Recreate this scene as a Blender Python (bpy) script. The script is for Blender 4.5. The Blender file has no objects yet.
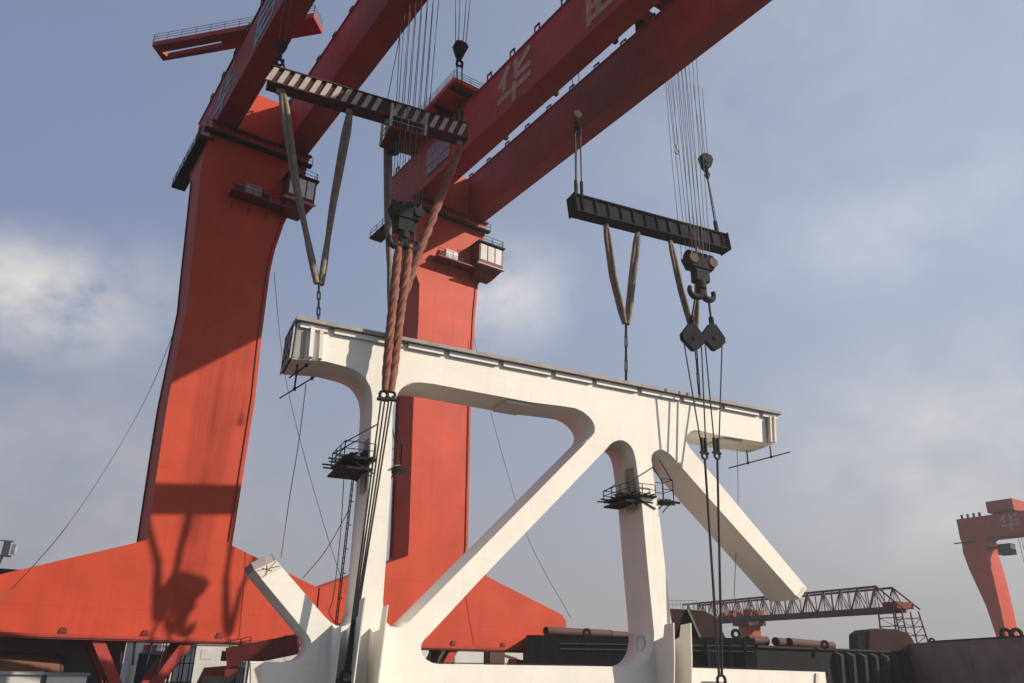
import bpy, math, random
from mathutils import Vector as V, Matrix
from mathutils.geometry import tessellate_polygon
random.seed(7)
S = bpy.context.scene
COL = S.collection
PI = math.pi
# ---------------------------------------------------------------- camera model (eye at the origin)
W_, H_ = 1024, 683
F_PX, HORIZON, ROLL, YAW = 780.0, 668.0, math.radians(0.8), math.radians(34.957)
th = math.atan((HORIZON - H_/2)/F_PX)
HEAD = V((math.sin(YAW), math.cos(YAW), 0)); SIDE = V((math.cos(YAW), -math.sin(YAW), 0)); UPV = V((0, 0, 1))
FW = HEAD*math.cos(th) + UPV*math.sin(th)
up0 = UPV*math.cos(th) - HEAD*math.sin(th)
RT = SIDE*math.cos(ROLL) + up0*math.sin(ROLL)
UP = up0*math.cos(ROLL) - SIDE*math.sin(ROLL)
NL = V((0.1822, 0.9833, 0)); TL = V((0.9833, -0.1822, 0))   # across and along the lifted frame
GROUND = -6.0
def ray(x, y): return FW*F_PX + RT*(x - W_/2) - UP*(y - H_/2)
def onplane(x, y, n, d):
    r = ray(x, y); return r*(d/r.dot(n))
def pn(x, y, n): return onplane(x, y, NL, n)
def pv(x, y, v): return onplane(x, y, V((0, 1, 0)), v)
def pu(x, y, u): return onplane(x, y, V((1, 0, 0)), u)
def pz(x, y, z): return onplane(x, y, V((0, 0, 1)), z)
def pd(x, y, d): return onplane(x, y, HEAD, d)
def atz(p, z): return V((p.x, p.y, z))
# ---------------------------------------------------------------- materials
def mat(name, col, rough=0.55, var=0.12, scale=0.35, metal=0.0, streak=0.0, streak_col=None, seam=None, bump=0.0, spec=0.2, seam_mix=0.16):
    m = bpy.data.materials.new(name); m.use_nodes = True
    nt = m.node_tree; N = nt.nodes; L = nt.links
    b = N['Principled BSDF']
    b.inputs['Roughness'].default_value = rough; b.inputs['Metallic'].default_value = metal
    b.inputs['Specular IOR Level'].default_value = spec
    geo = N.new('ShaderNodeNewGeometry')
    nz = N.new('ShaderNodeTexNoise'); nz.inputs['Scale'].default_value = scale; nz.inputs['Detail'].default_value = 8; nz.inputs['Roughness'].default_value = 0.65
    L.new(geo.outputs['Position'], nz.inputs['Vector'])
    ramp = N.new('ShaderNodeMapRange'); ramp.inputs[1].default_value = 0.3; ramp.inputs[2].default_value = 0.7
    ramp.inputs[3].default_value = 1 - var; ramp.inputs[4].default_value = 1 + var
    L.new(nz.outputs['Fac'], ramp.inputs[0])
    mul = N.new('ShaderNodeMix'); mul.data_type = 'RGBA'; mul.blend_type = 'MULTIPLY'; mul.inputs[0].default_value = 1
    mul.inputs[6].default_value = (*col, 1); L.new(ramp.outputs[0], mul.inputs[7])
    out = mul.outputs[2]
    if streak > 0:
        mp = N.new('ShaderNodeMapping'); mp.inputs['Scale'].default_value = (1.6, 1.6, 0.06)
        L.new(geo.outputs['Position'], mp.inputs['Vector'])
        n2 = N.new('ShaderNodeTexNoise'); n2.inputs['Scale'].default_value = 1.0; n2.inputs['Detail'].default_value = 6
        L.new(mp.outputs[0], n2.inputs['Vector'])
        r2 = N.new('ShaderNodeMapRange'); r2.inputs[1].default_value = 0.52; r2.inputs[2].default_value = 0.75
        r2.inputs[3].default_value = 0; r2.inputs[4].default_value = streak
        L.new(n2.outputs['Fac'], r2.inputs[0])
        mx = N.new('ShaderNodeMix'); mx.data_type = 'RGBA'
        L.new(r2.outputs[0], mx.inputs[0]); L.new(out, mx.inputs[6])
        mx.inputs[7].default_value = (*(streak_col or [c*0.45 for c in col]), 1)
        out = mx.outputs[2]
    if seam:
        # plate seams: thin darker weld lines every seam metres along v/u and z
        sx = N.new('ShaderNodeSeparateXYZ'); L.new(geo.outputs['Position'], sx.inputs[0])
        ad = N.new('ShaderNodeMath'); ad.operation = 'ADD'; L.new(sx.outputs[0], ad.inputs[0]); L.new(sx.outputs[1], ad.inputs[1])
        lines = []
        for src, per in ((ad.outputs[0], seam), (sx.outputs[2], seam*0.8)):
            dv = N.new('ShaderNodeMath'); dv.operation = 'DIVIDE'; dv.inputs[1].default_value = per; L.new(src, dv.inputs[0])
            fr = N.new('ShaderNodeMath'); fr.operation = 'FRACT'; L.new(dv.outputs[0], fr.inputs[0])
            lt = N.new('ShaderNodeMath'); lt.operation = 'LESS_THAN'; lt.inputs[1].default_value = 0.09/per; L.new(fr.outputs[0], lt.inputs[0])
            lines.append(lt.outputs[0])
        mxm = N.new('ShaderNodeMath'); mxm.operation = 'MAXIMUM'; L.new(lines[0], mxm.inputs[0]); L.new(lines[1], mxm.inputs[1])
        sc = N.new('ShaderNodeMath'); sc.operation = 'MULTIPLY'; sc.inputs[1].default_value = seam_mix; L.new(mxm.outputs[0], sc.inputs[0])
        m3 = N.new('ShaderNodeMix'); m3.data_type = 'RGBA'; L.new(sc.outputs[0], m3.inputs[0]); L.new(out, m3.inputs[6])
        m3.inputs[7].default_value = (*[c*0.3 for c in col], 1); out = m3.outputs[2]
    L.new(out, b.inputs['Base Color'])
    if bump > 0:
        n4 = N.new('ShaderNodeTexNoise'); n4.inputs['Scale'].default_value = scale*3; n4.inputs['Detail'].default_value = 4
        L.new(geo.outputs['Position'], n4.inputs['Vector'])
        bp = N.new('ShaderNodeBump'); bp.inputs['Strength'].default_value = bump; bp.inputs['Distance'].default_value = 0.05
        L.new(n4.outputs['Fac'], bp.inputs['Height']); L.new(bp.outputs[0], b.inputs['Normal'])
    return m
RED = mat('red_crane_paint', (0.47, 0.056, 0.024), 0.55, 0.16, 0.16, streak=0.42, streak_col=(0.30, 0.045, 0.03), seam=6.0, bump=0.12)
REDG = mat('red_girder_paint', (0.36, 0.050, 0.038), 0.55, 0.2, 0.3, streak=0.4, streak_col=(0.17, 0.03, 0.025), seam=5.0, bump=0.12)
REDD = mat('dull_red_paint', (0.17, 0.03, 0.025), 0.6, 0.25, 0.8, streak=0.5, streak_col=(0.06, 0.03, 0.025))
CREAM = mat('cream_steel_paint', (0.86, 0.815, 0.72), 0.6, 0.05, 0.35, streak=0.14, streak_col=(0.66, 0.58, 0.46), bump=0.16, seam=3.4, seam_mix=0.06)
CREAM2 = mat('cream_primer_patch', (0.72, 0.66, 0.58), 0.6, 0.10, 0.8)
WHITE = mat('white_paint', (0.82, 0.80, 0.76), 0.5, 0.06, 0.6)
GREYSTREAK = mat('streaked_grey', (0.34, 0.32, 0.29), 0.7, 0.2, 0.9, streak=0.4, streak_col=(0.2, 0.16, 0.12))
DARK = mat('dark_steel', (0.030, 0.029, 0.030), 0.8, 0.35, 1.5, bump=0.1, spec=0.1)
GREYM = mat('galvanised_steel', (0.26, 0.26, 0.26), 0.5, 0.25, 2.0, metal=0.3)
BLACKP = mat('black_beam_paint', (0.018, 0.018, 0.021), 0.85, 0.35, 1.2, spec=0.08)
STRIPE = mat('maroon_beam_paint', (0.07, 0.025, 0.024), 0.6, 0.25, 1.5)
PALE = mat('pale_stripe_paint', (0.42, 0.385, 0.335), 0.6, 0.22, 2.0)
LETTER = mat('faded_lettering_paint', (0.40, 0.34, 0.27), 0.7, 0.22, 1.0, streak=0.5, streak_col=(0.34, 0.17, 0.12))
LETTERB = mat('faded_blue_lettering_paint', (0.30, 0.34, 0.42), 0.7, 0.3, 1.0, streak=0.5, streak_col=(0.25, 0.12, 0.10))
ROPE = mat('wire_rope', (0.10, 0.095, 0.09), 0.6, 0.3, 3.0)
ROPED = mat('greased_wire_rope', (0.025, 0.023, 0.022), 0.5, 0.3, 3.0)
SLING = mat('brown_webbing_sling', (0.21, 0.165, 0.13), 0.85, 0.35, 1.6, bump=0.3)
SLINGO = mat('faded_orange_sling', (0.22, 0.085, 0.06), 0.85, 0.35, 2.2, bump=0.3)
SLINGG = mat('grey_sling_strand', (0.235, 0.115, 0.08), 0.85, 0.3, 2.2)
GLASS = mat('cab_window_glass', (0.50, 0.50, 0.46), 0.12, 0.15, 0.8, spec=0.8)
HULL = mat('black_hull_paint', (0.014, 0.014, 0.017), 0.8, 0.4, 0.5, streak=0.6, streak_col=(0.035, 0.025, 0.02), bump=0.15, spec=0.1)
HULL2 = mat('grey_brown_hull_paint', (0.27, 0.23, 0.205), 0.65, 0.22, 0.25, streak=0.5, streak_col=(0.12, 0.09, 0.075), seam=4.0)
RIB = mat('weathered_hull_rib', (0.036, 0.034, 0.033), 0.6, 0.3, 0.7)
BROWN = mat('brown_primer_steel', (0.085, 0.045, 0.038), 0.7, 0.2, 0.5, streak=0.4, streak_col=(0.07, 0.03, 0.025))
RUST = mat('rusty_steel', (0.17, 0.08, 0.05), 0.8, 0.35, 0.6)
SHED = mat('grey_shed_cladding', (0.22, 0.21, 0.20), 0.7, 0.15, 0.3)
BUILD = mat('pale_building_render', (0.50, 0.48, 0.45), 0.8, 0.12, 0.2)
BLUE = mat('blue_tank_paint', (0.10, 0.15, 0.28), 0.5, 0.2, 0.6)
LATT = mat('dark_red_truss_paint', (0.10, 0.052, 0.046), 0.6, 0.25, 0.3)
ORANGE = mat('orange_red_paint', (0.38, 0.085, 0.045), 0.6, 0.2, 0.5)
CONC = mat('quay_concrete', (0.05, 0.048, 0.046), 0.9, 0.25, 0.12, bump=0.2)
# ---------------------------------------------------------------- mesh builder
class MB:
    def __init__(s): s.v = []; s.f = []; s.smooth = []
    def add(s, vs, fs, smooth=False):
        o = len(s.v); s.v += [V(p) for p in vs]
        for f in fs: s.f.append([i + o for i in f]); s.smooth.append(smooth)
    def hexa(s, p):   # 8 points: bottom 0-3 ccw, top 4-7
        s.add(p, [(3, 2, 1, 0), (4, 5, 6, 7), (0, 1, 5, 4), (1, 2, 6, 5), (2, 3, 7, 6), (3, 0, 4, 7)])
    def box(s, a, b):
        (x0, y0, z0), (x1, y1, z1) = a, b
        s.hexa([(x0, y0, z0), (x1, y0, z0), (x1, y1, z0), (x0, y1, z0), (x0, y0, z1), (x1, y0, z1), (x1, y1, z1), (x0, y1, z1)])
    def obox(s, c, ax, ay, az):   # half extent vectors
        c = V(c)
        s.hexa([c-ax-ay-az, c+ax-ay-az, c+ax+ay-az, c-ax+ay-az, c-ax-ay+az, c+ax-ay+az, c+ax+ay+az, c-ax+ay+az])
    def bar(s, p0, p1, w, h, up=UPV):
        p0, p1 = V(p0), V(p1); d = (p1-p0)
        if d.length < 1e-5: return
        u = V(up) if abs(d.normalized().dot(up)) < 0.99 else V((1, 0, 0))
        a = d.cross(u).normalized()*(w/2); b = a.cross(d).normalized()*(h/2)
        s.obox((p0+p1)/2, d/2, a, b)
    def tube(s, p0, p1, r, n=8, r1=None, cap=True):
        s.path([p0, p1], r, n, radii=[r, r if r1 is None else r1], cap=cap)
    def path(s, pts, r, n=6, radii=None, cap=True):
        pts = [V(p) for p in pts]; vs = []; fs = []
        prev = None
        for i, p in enumerate(pts):
            d = (pts[min(i+1, len(pts)-1)] - pts[max(i-1, 0)]).normalized()
            if prev is None:
                a = d.cross(UPV if abs(d.z) < 0.95 else V((1, 0, 0))).normalized()
            else:
                a = (prev - d*prev.dot(d)).normalized()
            prev = a; b = d.cross(a)
            rr = radii[i] if radii else r
            for k in range(n):
                t = 2*PI*k/n; vs.append(p + a*(rr*math.cos(t)) + b*(rr*math.sin(t)))
        for i in range(len(pts)-1):
            for k in range(n):
                k2 = (k+1) % n
                fs.append((i*n+k, i*n+k2, (i+1)*n+k2, (i+1)*n+k))
        s.add(vs, fs, True)
        if cap:
            s.add(vs[:n], [tuple(range(n-1, -1, -1))]); s.add(vs[-n:], [tuple(range(n))])
    def torus(s, c, axis, R, r, a0=0, a1=2*PI, n=20, m=8, ref=None):
        c = V(c); axis = V(axis).normalized()
        a = V(ref).normalized() if ref is not None else axis.cross(UPV if abs(axis.z) < 0.9 else V((1, 0, 0))).normalized()
        a = (a - axis*a.dot(axis)).normalized(); b = axis.cross(a)
        pts = [c + a*(R*math.cos(a0+(a1-a0)*i/n)) + b*(R*math.sin(a0+(a1-a0)*i/n)) for i in range(n+1)]
        s.path(pts, r, m)
    def disc(s, c, axis, r, t, n=20):
        axis = V(axis).normalized(); s.tube(V(c)-axis*(t/2), V(c)+axis*(t/2), r, n)
    def prism(s, loops, vec):
        """loops of 3d points in one plane (outer first, then holes) swept along vec"""
        loops = [[V(p) for p in l] for l in loops]; vec = V(vec)
        flat = [p for l in loops for p in l]; n = len(flat)
        tris = tessellate_polygon(loops)
        # newell normal of outer, so that caps face away from vec
        nn = V((0, 0, 0)); o = loops[0]
        for i in range(len(o)):
            nn += o[i].cross(o[(i+1) % len(o)])
        fs = []
        for t in tris:
            a, b, c = (flat[i] for i in t)
            if (b-a).cross(c-a).dot(vec) > 0: t = (t[0], t[2], t[1])
            fs.append(tuple(t)); fs.append((t[0]+n, t[2]+n, t[1]+n))
        o = 0
        for li, l in enumerate(loops):
            k = len(l); nl = V((0, 0, 0))
            for i in range(k): nl += l[i].cross(l[(i+1) % k])
            fwd = (nl.dot(vec) > 0) == (li == 0)
            for i in range(k):
                j = (i+1) % k
                q = (o+i, o+j, o+j+n, o+i+n)
                fs.append(q if fwd else q[::-1])
            o += k
        s.add(flat + [p+vec for p in flat], fs)
    def build(s, name, material, parent=None, sharp=None):
        me = bpy.data.meshes.new(name)
        if parent is not None: org = V(parent['_o'])
        else:
            xs = [p.x for p in s.v]; ys = [p.y for p in s.v]; zs = [p.z for p in s.v]
            org = V(((min(xs)+max(xs))/2, (min(ys)+max(ys))/2, min(zs)))
        me.from_pydata([p-org for p in s.v], [], s.f)
        me.materials.append(material)
        if sharp:   # only the short fillet faces are smooth; long plates stay flat
            s.smooth = [len(f) == 4 and min((s.v[f[0]]-s.v[f[1]]).length, (s.v[f[1]]-s.v[f[2]]).length) < sharp for f in s.f]
        me.polygons.foreach_set('use_smooth', s.smooth)
        me.update()
        ob = bpy.data.objects.new(name, me); COL.objects.link(ob)
        ob['_o'] = tuple(org)
        if parent is not None: ob.parent = parent
        else: ob.location = org
        return ob
def tag(o, label, cat, group=None, kind=None):
    if label: o['label'] = label
    if cat: o['category'] = cat
    if group: o['group'] = group
    if kind: o['kind'] = kind
    return o
def thing(name, label, cat, loc, group=None):
    o = bpy.data.objects.new(name, None); COL.objects.link(o); o.location = loc; o['_o'] = tuple(V(loc))
    o.empty_display_size = 0.5
    return tag(o, label, cat, group)
def copy_tree(o, parent=None):
    c = o.copy(); COL.objects.link(c)
    if parent is not None: c.parent = parent
    for ch in list(o.children): copy_tree(ch, c)
    return c
def railing(mb, pts, h=1.1, post=2.0, r=0.035, mids=1):
    pts = [V(p) for p in pts]
    for a, b in zip(pts, pts[1:]):
        n = max(1, int((b-a).length/post))
        for i in range(n+1):
            p = a.lerp(b, i/n); mb.tube(p, p+UPV*h, r, 5)
        for k in range(mids+1):
            hh = h*(k+1)/(mids+1); mb.tube(a+UPV*hh, b+UPV*hh, r*0.8, 5)
# ---------------------------------------------------------------- setting
g = MB(); g.add([(-6000, -6000, GROUND), (6000, -6000, GROUND), (6000, 6000, GROUND), (-6000, 6000, GROUND)], [(0, 1, 2, 3)])
tag(g.build('ground', CONC), None, None, kind='structure')
# ---------------------------------------------------------------- lettering strokes (unit square)
HUA = [((0.34, 1.0), (0.04, 0.62)), ((0.21, 0.80), (0.21, 0.42)), ((0.56, 1.0), (0.56, 0.52)), ((0.56, 0.53), (1.0, 0.53)), ((0.97, 0.98), (0.60, 0.70)),
       ((0.0, 0.26), (1.0, 0.26)), ((0.52, 0.44), (0.52, -0.08))]
SECOND = [((0.06, 0.0), (0.06, 0.92)), ((0.10, 0.14), (1.0, 0.14)), ((0.0, 0.42), (1.0, 0.42)), ((0.0, 0.68), (1.0, 0.68)), ((0.0, 0.93), (1.0, 0.93)), ((0.30, 0.05), (0.30, 0.42)), ((0.96, 0.14), (0.96, 0.92))]
def letter(mb, strokes, u, vc, zc, size, wd=0.15, st=1.2):
    for k, ((a, b), (c, d)) in enumerate(strokes):
        p = V((u - 0.03 - 0.004*k, vc - (a-0.5)*size*st, zc + (b-0.5)*size)); q = V((u - 0.03 - 0.004*k, vc - (c-0.5)*size*st, zc + (d-0.5)*size))
        dd = q-p; s_ = V((1, 0, 0)).cross(dd).normalized()*(wd*size/2)
        mb.obox((p+q)/2, dd/2, s_, V((0.03, 0, 0)))
# ---------------------------------------------------------------- gantry cranes
ZB, ZT = 63.4, 71.0
VF, VBK = 88.0, 93.2
def girder(root, u0, u1, v0, v1, outer):
    m = MB(); m.box((u0, v0, ZB), (u1, v1, ZT))
    # flange lips
    m.box((u0-0.16, v0, ZT-0.02), (u1+0.16, v1-0.05, ZT+0.14))
    m.box((u0-0.10, v0, ZB-0.05), (u1+0.10, v1-0.05, ZB+0.10))
    g_ = m.build('girder', REDG, root)
    w = MB(); s_ = -1 if outer < 0 else 1
    ue = u0 if s_ < 0 else u1
    a, b = (ue-1.0, ue-0.17) if s_ < 0 else (ue+0.17, ue+1.0)
    r = MB(); r.box((u0+1.5, v0, ZT+0.145), (u0+1.8, v1-1, ZT+0.5)); r.build('crane_rail', DARK, g_)
    return g_
def brackets(parent, u, vs, z, s_, h=0.9):
    for v in vs:
        m = MB()
        m.box((u-0.08, v-0.05, z), (u+0.08, v+0.05, z+h)); m.box((u-0.08+s_*0.0, v+0.85, z), (u+0.08, v+0.95, z+h))
        m.box((u-0.1, v-0.05, z+h), (u+0.1, v+0.95, z+h+0.12)); m.build('rail_bracket', DARK, parent)
def cabin(root, u0, u1, v0, v1, z0, z1):
    m = MB()
    ins = 1.1
    m.hexa([(u0+0.2, v0+ins, z0), (u1-ins, v0+ins, z0), (u1-ins, v1, z0), (u0+0.2, v1, z0),
            (u0, v0, z0+1.5), (u1, v0, z0+1.5), (u1, v1, z0+1.5), (u0, v1, z0+1.5)])
    m.box((u0, v0, z0+1.505), (u1, v1, z1))
    c = m.build('cabin', REDD, root)
    m = MB(); m.box((u0-0.25, v0-0.3, z1+0.005), (u1+0.25, v1, z1+0.22)); m.build('roof', DARK, c)
    m = MB(); m.box((u0-0.4, v0-0.45, z0+1.35), (u1+0.1, v0-0.01, z0+1.5)); m.build('sill_ledge', PALE, c)
    wz0, wz1 = z0+2.3, z1-0.25; n = 3; wd = (u1-u0-0.3)/n
    for i in range(n):
        a = u0+0.15+i*wd
        m = MB(); m.box((a+0.1, v0-0.05, wz0), (a+wd-0.1, v0-0.005, wz1)); m.build('window', GLASS, c)
    m = MB()
    m.box((u1+0.004, v0+0.4, wz0), (u1+0.05, v1-0.6, wz1)); m.build('window', GLASS, c)
    m = MB(); railing(m, [(u0+0.4, v0, z1+0.22), (u1, v0, z1+0.22), (u1, v1, z1+0.22)], 1.1, 1.4, 0.05); m.build('railing', DARK, c)
    return c
def bogie(root, uc, half=4.2):
    zb = -3.4
    for s_ in (-1, 1):
        for vv in (VF+0.7, VBK-0.7):
            m = MB(); m.bar((uc+s_*half, vv, 2.05), (uc+s_*0.9, vv, zb), 1.0, 1.1, V((0, 1, 0))); m.build('bogie_strut', REDG, root)
    m = MB(); m.box((uc-1.6, VF+0.1, zb-0.5), (uc+1.6, VBK-0.1, zb+0.4)); m.box((uc-5.0, VF+1.2, zb-1.3), (uc+5.0, VBK-1.2, zb-0.505))
    b = m.build('bogie_beam', REDD, root)
    for i in range(8):
        u = uc-4.6+i*1.31
        m = MB(); m.disc((u, (VF+VBK)/2, GROUND+0.56), (0, 1, 0), 0.5, 0.5, 18); m.build('wheel', DARK, b)
    for s_ in (-1, 1):
        for k in range(3):
            p = V((uc+s_*(0.6+k*1.1), VF+0.3, -0.2-k*0.9))
            m = MB(); m.tube(p, p+V((s_*0.2, 0, 2.1)), 0.12, 6); m.build('pipe', DARK, b)
def crane(root, gx, leg_poly, sill_poly, legc, vnear, cab, gal, bog, plat, tail=12.5):
    # gx: u of the four girder faces
    o = root
    m = MB(); m.prism([[V((p.x, VF, p.z)) for p in sill_poly]], (0, VBK-VF, 0)); sb = m.build('sill_beam', RED, root)
    lo = min(sill_poly, key=lambda p: p.x).x; hi = max(sill_poly, key=lambda p: p.x).x
    m = MB(); m.box((lo+0.1, VF-0.14, 1.94), (hi-0.1, VBK+0.1, 2.09)); m.build('bottom_flange', REDD, sb)
    m = MB(); m.box((lo+0.2, VF-0.22, 2.10), (hi-0.2, VF-0.003, 2.42)); m.build('cable_tray', REDG, sb)
    m = MB(); m.prism([[V((p.x, VF, p.z)) for p in leg_poly]], (0, VBK-VF, 0)); lg = m.build('leg', RED, root)
    for k in range(5):
        uu = lo+3+k*(hi-lo-6)/4; m = MB(); m.prism([[V((uu-0.35, VF-0.16, 2.5)), V((uu+0.35, VF-0.16, 2.5)), V((uu+0.2, VF-0.16, 3.0)), V((uu-0.2, VF-0.16, 3.0))]], (0, 0.15, 0)); m.build('jacking_lug', REDD, sb)
    pl_ = [p for p in leg_poly if p.x < legc]; pl_.sort(key=lambda p: p.z)
    m = MB(); m.path([V((p.x-0.06, VBK-0.7, p.z+(0.3 if i == 0 else 0))) for i, p in enumerate(pl_)], 0.11, 6); m.build('conduit', DARK, lg)
    pr_2 = [p for p in leg_poly if p.x > legc]; pr_2.sort(key=lambda p: p.z)
    m = MB(); m.path([V((p.x-0.45, VF-0.07, p.z+(0.4 if i == 0 else 0))) for i, p in enumerate(pr_2)], 0.06, 6); m.build('conduit', REDD, lg)
    ul, ur = gx[0]-0.4, gx[3]+0.5
    top = max(p.z for p in leg_poly)
    m = MB(); m.hexa([(ul+(-0.3 if legc < 30 else 0.7), VF-0.004, top), (ur-0.7, VF-0.004, top), (ur-0.7, VBK+0.004, top), (ul+(-0.3 if legc < 30 else 0.7), VBK+0.004, top),
                      (ul, VF-0.4, ZB-0.06), (ur, VF-0.4, ZB-0.06), (ur, VBK+tail-6, ZB-0.06), (ul, VBK+tail-6, ZB-0.06)])
    hd = m.build('head_beam', RED, root)
    m = MB(); m.box((gx[1]+0.2, VF+0.5, ZB-0.05), (gx[2]-0.2, VBK+tail-8, ZT-0.5)); m.build('cross_tie', RED, root)
    m = MB(); m.box((ul-0.15, VF-0.75, ZB-0.42), (ur+0.15, VF-0.405, ZB-0.07)); m.build('seat_flange', REDD, hd)
    m = MB(); m.box((ul-0.9, VF-1.3, ZB-2.1), (ur+0.2, VF-0.42, ZB-1.85)); fw = m.build('walkway', DARK, hd)
    m = MB(); railing(m, [(ul-0.85, VF-1.25, ZB-1.85), (ur+0.15, VF-1.25, ZB-1.85)], 1.1, 1.6, 0.045); m.build('railing', DARK, fw)
    ga = girder(root, gx[0], gx[1], vnear, VF+tail, -1)
    gb = girder(root, gx[2], gx[3], vnear, VF+tail, 1)
    brackets(ga, gx[0]-0.05, [42+i*5.2 for i in range(11)], ZT+0.14, -1)
    brackets(gb, gx[2]-0.05, [43+i*5.0 for i in range(11)], ZT+0.14, 1, 0.4)
    # walkway along the left side of the head
    a, b, z = plat
    m = MB(); m.box((a, VF-0.4, z), (b, VBK+tail-4, z+0.3)); wk = m.build('walkway', DARK, root)
    m = MB(); railing(m, [(b, VF-0.3, z+0.3), (a+0.05, VF-0.3, z+0.3), (a+0.05, VBK+tail-4.1, z+0.3)], 1.2, 1.8, 0.05); m.build('railing', DARK, wk)
    # gallery on the front of the leg
    u0, u1, zg = gal
    m = MB(); m.box((u0, VF-1.9, zg), (u1, VF-0.01, zg+0.25))
    for k in range(4):
        uu = u0+0.5+k*(u1-u0-1)/3; m.bar((uu, VF-1.7, zg), (uu, VF-0.02, zg-1.5), 0.12, 0.12)
    gl = m.build('gallery', REDD, root)
    m = MB(); railing(m, [(u0, VF-1.85, zg+0.25), (u1, VF-1.85, zg+0.25)], 1.1, 1.2, 0.04); m.build('railing', DARK, gl)
    m = MB(); m.box((u0+1.6, VF-1.3, zg+0.26), (u0+3.6, VF-0.3, zg+1.9)); m.build('electrical_cabinet', GREYM, gl)
    m = MB(); m.box((u0+3.9, VF-1.2, zg+0.26), (u0+4.7, VF-0.3, zg+1.3)); m.build('electrical_cabinet', DARK, gl)
    m = MB(); m.disc((u0+0.9, VF-0.9, zg+0.9), (1, 0, 0), 0.55, 0.9, 14); m.build('cable_drum', REDD, gl)
    # floor of the gallery running to the cabin
    cabin(root, *cab)
    m = MB(); m.box((u1-0.5, cab[2]+0.2, cab[4]+1.12), (cab[0]-0.01, VF-0.01, cab[4]+1.3)); m.build('cabin_gangway', REDD, root)
    bogie(root, bog)
    # stairs / cable pipe up the left face of the leg
    return ga, gb, lg
def poly_v(pts): return [pv(x, y, VF) for x, y in pts]
# ---- left crane
c1 = thing('gantry_crane', 'left red gantry crane whose broad leg carries long shadows of the lifting gear', 'gantry crane', (21, 90, GROUND), 'red gantry cranes')
legL = [(147, 540), (160, 452), (168, 400), (178, 350), (188, 300), (191.5, 262), (188.5, 215)]
legR = [(293, 197), (284, 224), (275, 250), (270, 272), (262, 334), (255, 400), (232, 545.5)]
ztop = 56.6
poly = [p for p in poly_v(legL)]; poly[-1] = V((14.5, VF, ztop))
pr = [p for p in poly_v(legR)]; pr[0] = V((26.8, VF, ztop))
leg1 = poly + pr
s1 = [V((0.4, VF, 2.1)), V((0.4, VF, 5.9))] + poly_v([(147, 540), (232, 545.5), (321, 588)])
s1[-1].x = 35.25
s1 += [V((35.25, VF, 2.1))]
crane(c1, (15.2, 17.7, 24.1, 27.1), leg1, s1, 20.7, -30,
      (24.6, 28.3, 85.6, VF-0.01, 53.2, 58.3), (18.2, 25.6, 53.6), 17.9, (13.5, 15.3, 60.4))
# ---- right crane
c2 = thing('gantry_crane', 'red double girder gantry crane in the middle whose girder carries a big faded white character', 'gantry crane', (50, 90, GROUND), 'red gantry cranes')
pl = poly_v([(408, 556), (409, 541), (413.6, 400), (418.5, 320), (419.5, 284), (412, 262)])
pr = poly_v([(492, 262), (484, 276), (478, 285), (475, 320), (471, 400), (468, 545), (467, 560)])
ztop = 56.6
pl.append(V((44.2, VF, ztop))); pr.insert(0, V((55.7, VF, ztop)))
leg2 = pl + [p for p in pr]
leg2 = [p for p in leg2 if p.z <= ztop+0.01]
s2 = [V((35.45, VF, 2.1)), V((35.45, VF, 8.1))] + poly_v([(408, 556), (467, 560), (489.6, 577.8), (562, 614.7), (566, 621)])
s2 += [V((s2[-1].x, VF, 2.1))]
ga2, gb2, lg2 = crane(c2, (43.7, 46.5, 53.55, 55.7), leg2, s2, 50.0, -30,
      (53.6, 57.8, 85.4, VF-0.01, 53.0, 58.1), (47.2, 54.6, 54.0), 49.5, (41.7, 43.7, 60.4), 9.0)
# lettering on the girders
def lettering(parent, u, px, strokes, size, material, zc=None):
    p = pu(px[0], px[1], u); m = MB(); letter(m, strokes, u, p.y, p.z if zc is None else zc, size); m.build('lettering', material, parent)
lettering(ga2, 43.7, (514, 81), HUA, 5.9, LETTER, 67.2)
lettering(ga2, 43.7, (607, -6), SECOND, 5.6, LETTER, 67.2)
ga1 = [c for c in c1.children if c.name.startswith('girder')][0]
lettering(ga1, 15.2, (226, 84), HUA, 5.6, LETTERB, 67.2)
lettering(ga1, 15.2, (266, 16), SECOND, 5.6, LETTERB, 67.2)
# grille panel on the side of the middle crane's girder
a = pu(428, 160, 43.7); b = pu(450, 152, 43.7)
m = MB(); m.box((43.52, b.y, 64.8), (43.69, a.y, 69.6)); gp = m.build('grille_panel', GREYM, ga2)
m = MB()
for i in range(1, 4): vv = b.y+(a.y-b.y)*i/4; m.box((43.45, vv-0.08, 64.8), (43.515, vv+0.08, 69.6))
for zz in (66.4, 68.0): m.box((43.44, b.y, zz-0.08), (43.518, a.y, zz+0.08))
m.build('bar', LETTERB, gp)
# maintenance platforms on top of the girders
def deck_poly(pts, z): return [pz(x, y, z) for x, y in pts]
zq = 73.2
dk = deck_poly([(152, 46), (163, 61), (322, 33.5), (313.5, 17)], zq)
hole = deck_poly([(162, 52.5), (167.5, 57), (224, 46), (221, 41.5)], zq)
m = MB(); m.prism([dk, hole], (0, 0, 0.7)); mp = m.build('maintenance_platform', REDG, c1)
m = MB(); railing(m, [p+V((0, 0, 0.7)) for p in (dk[1], dk[0], dk[3], dk[2])], 1.2, 2.0, 0.045, 2); m.build('railing', GREYM, mp)
m = MB()
h2 = [p.copy() for p in hole]
e = (h2[2]-h2[1]).normalized()
m.prism([[h2[0]+V((0, 0, 0.71)), h2[3]+V((0, 0, 0.71)), h2[3]+V((0, 0, 1.9)), h2[0]+V((0, 0, 1.9))]], (h2[0]-h2[1]).normalized()*0.15); m.build('white_screen', WHITE, mp)
cc = (dk[0]+dk[1]+dk[2]+dk[3])/4
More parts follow.
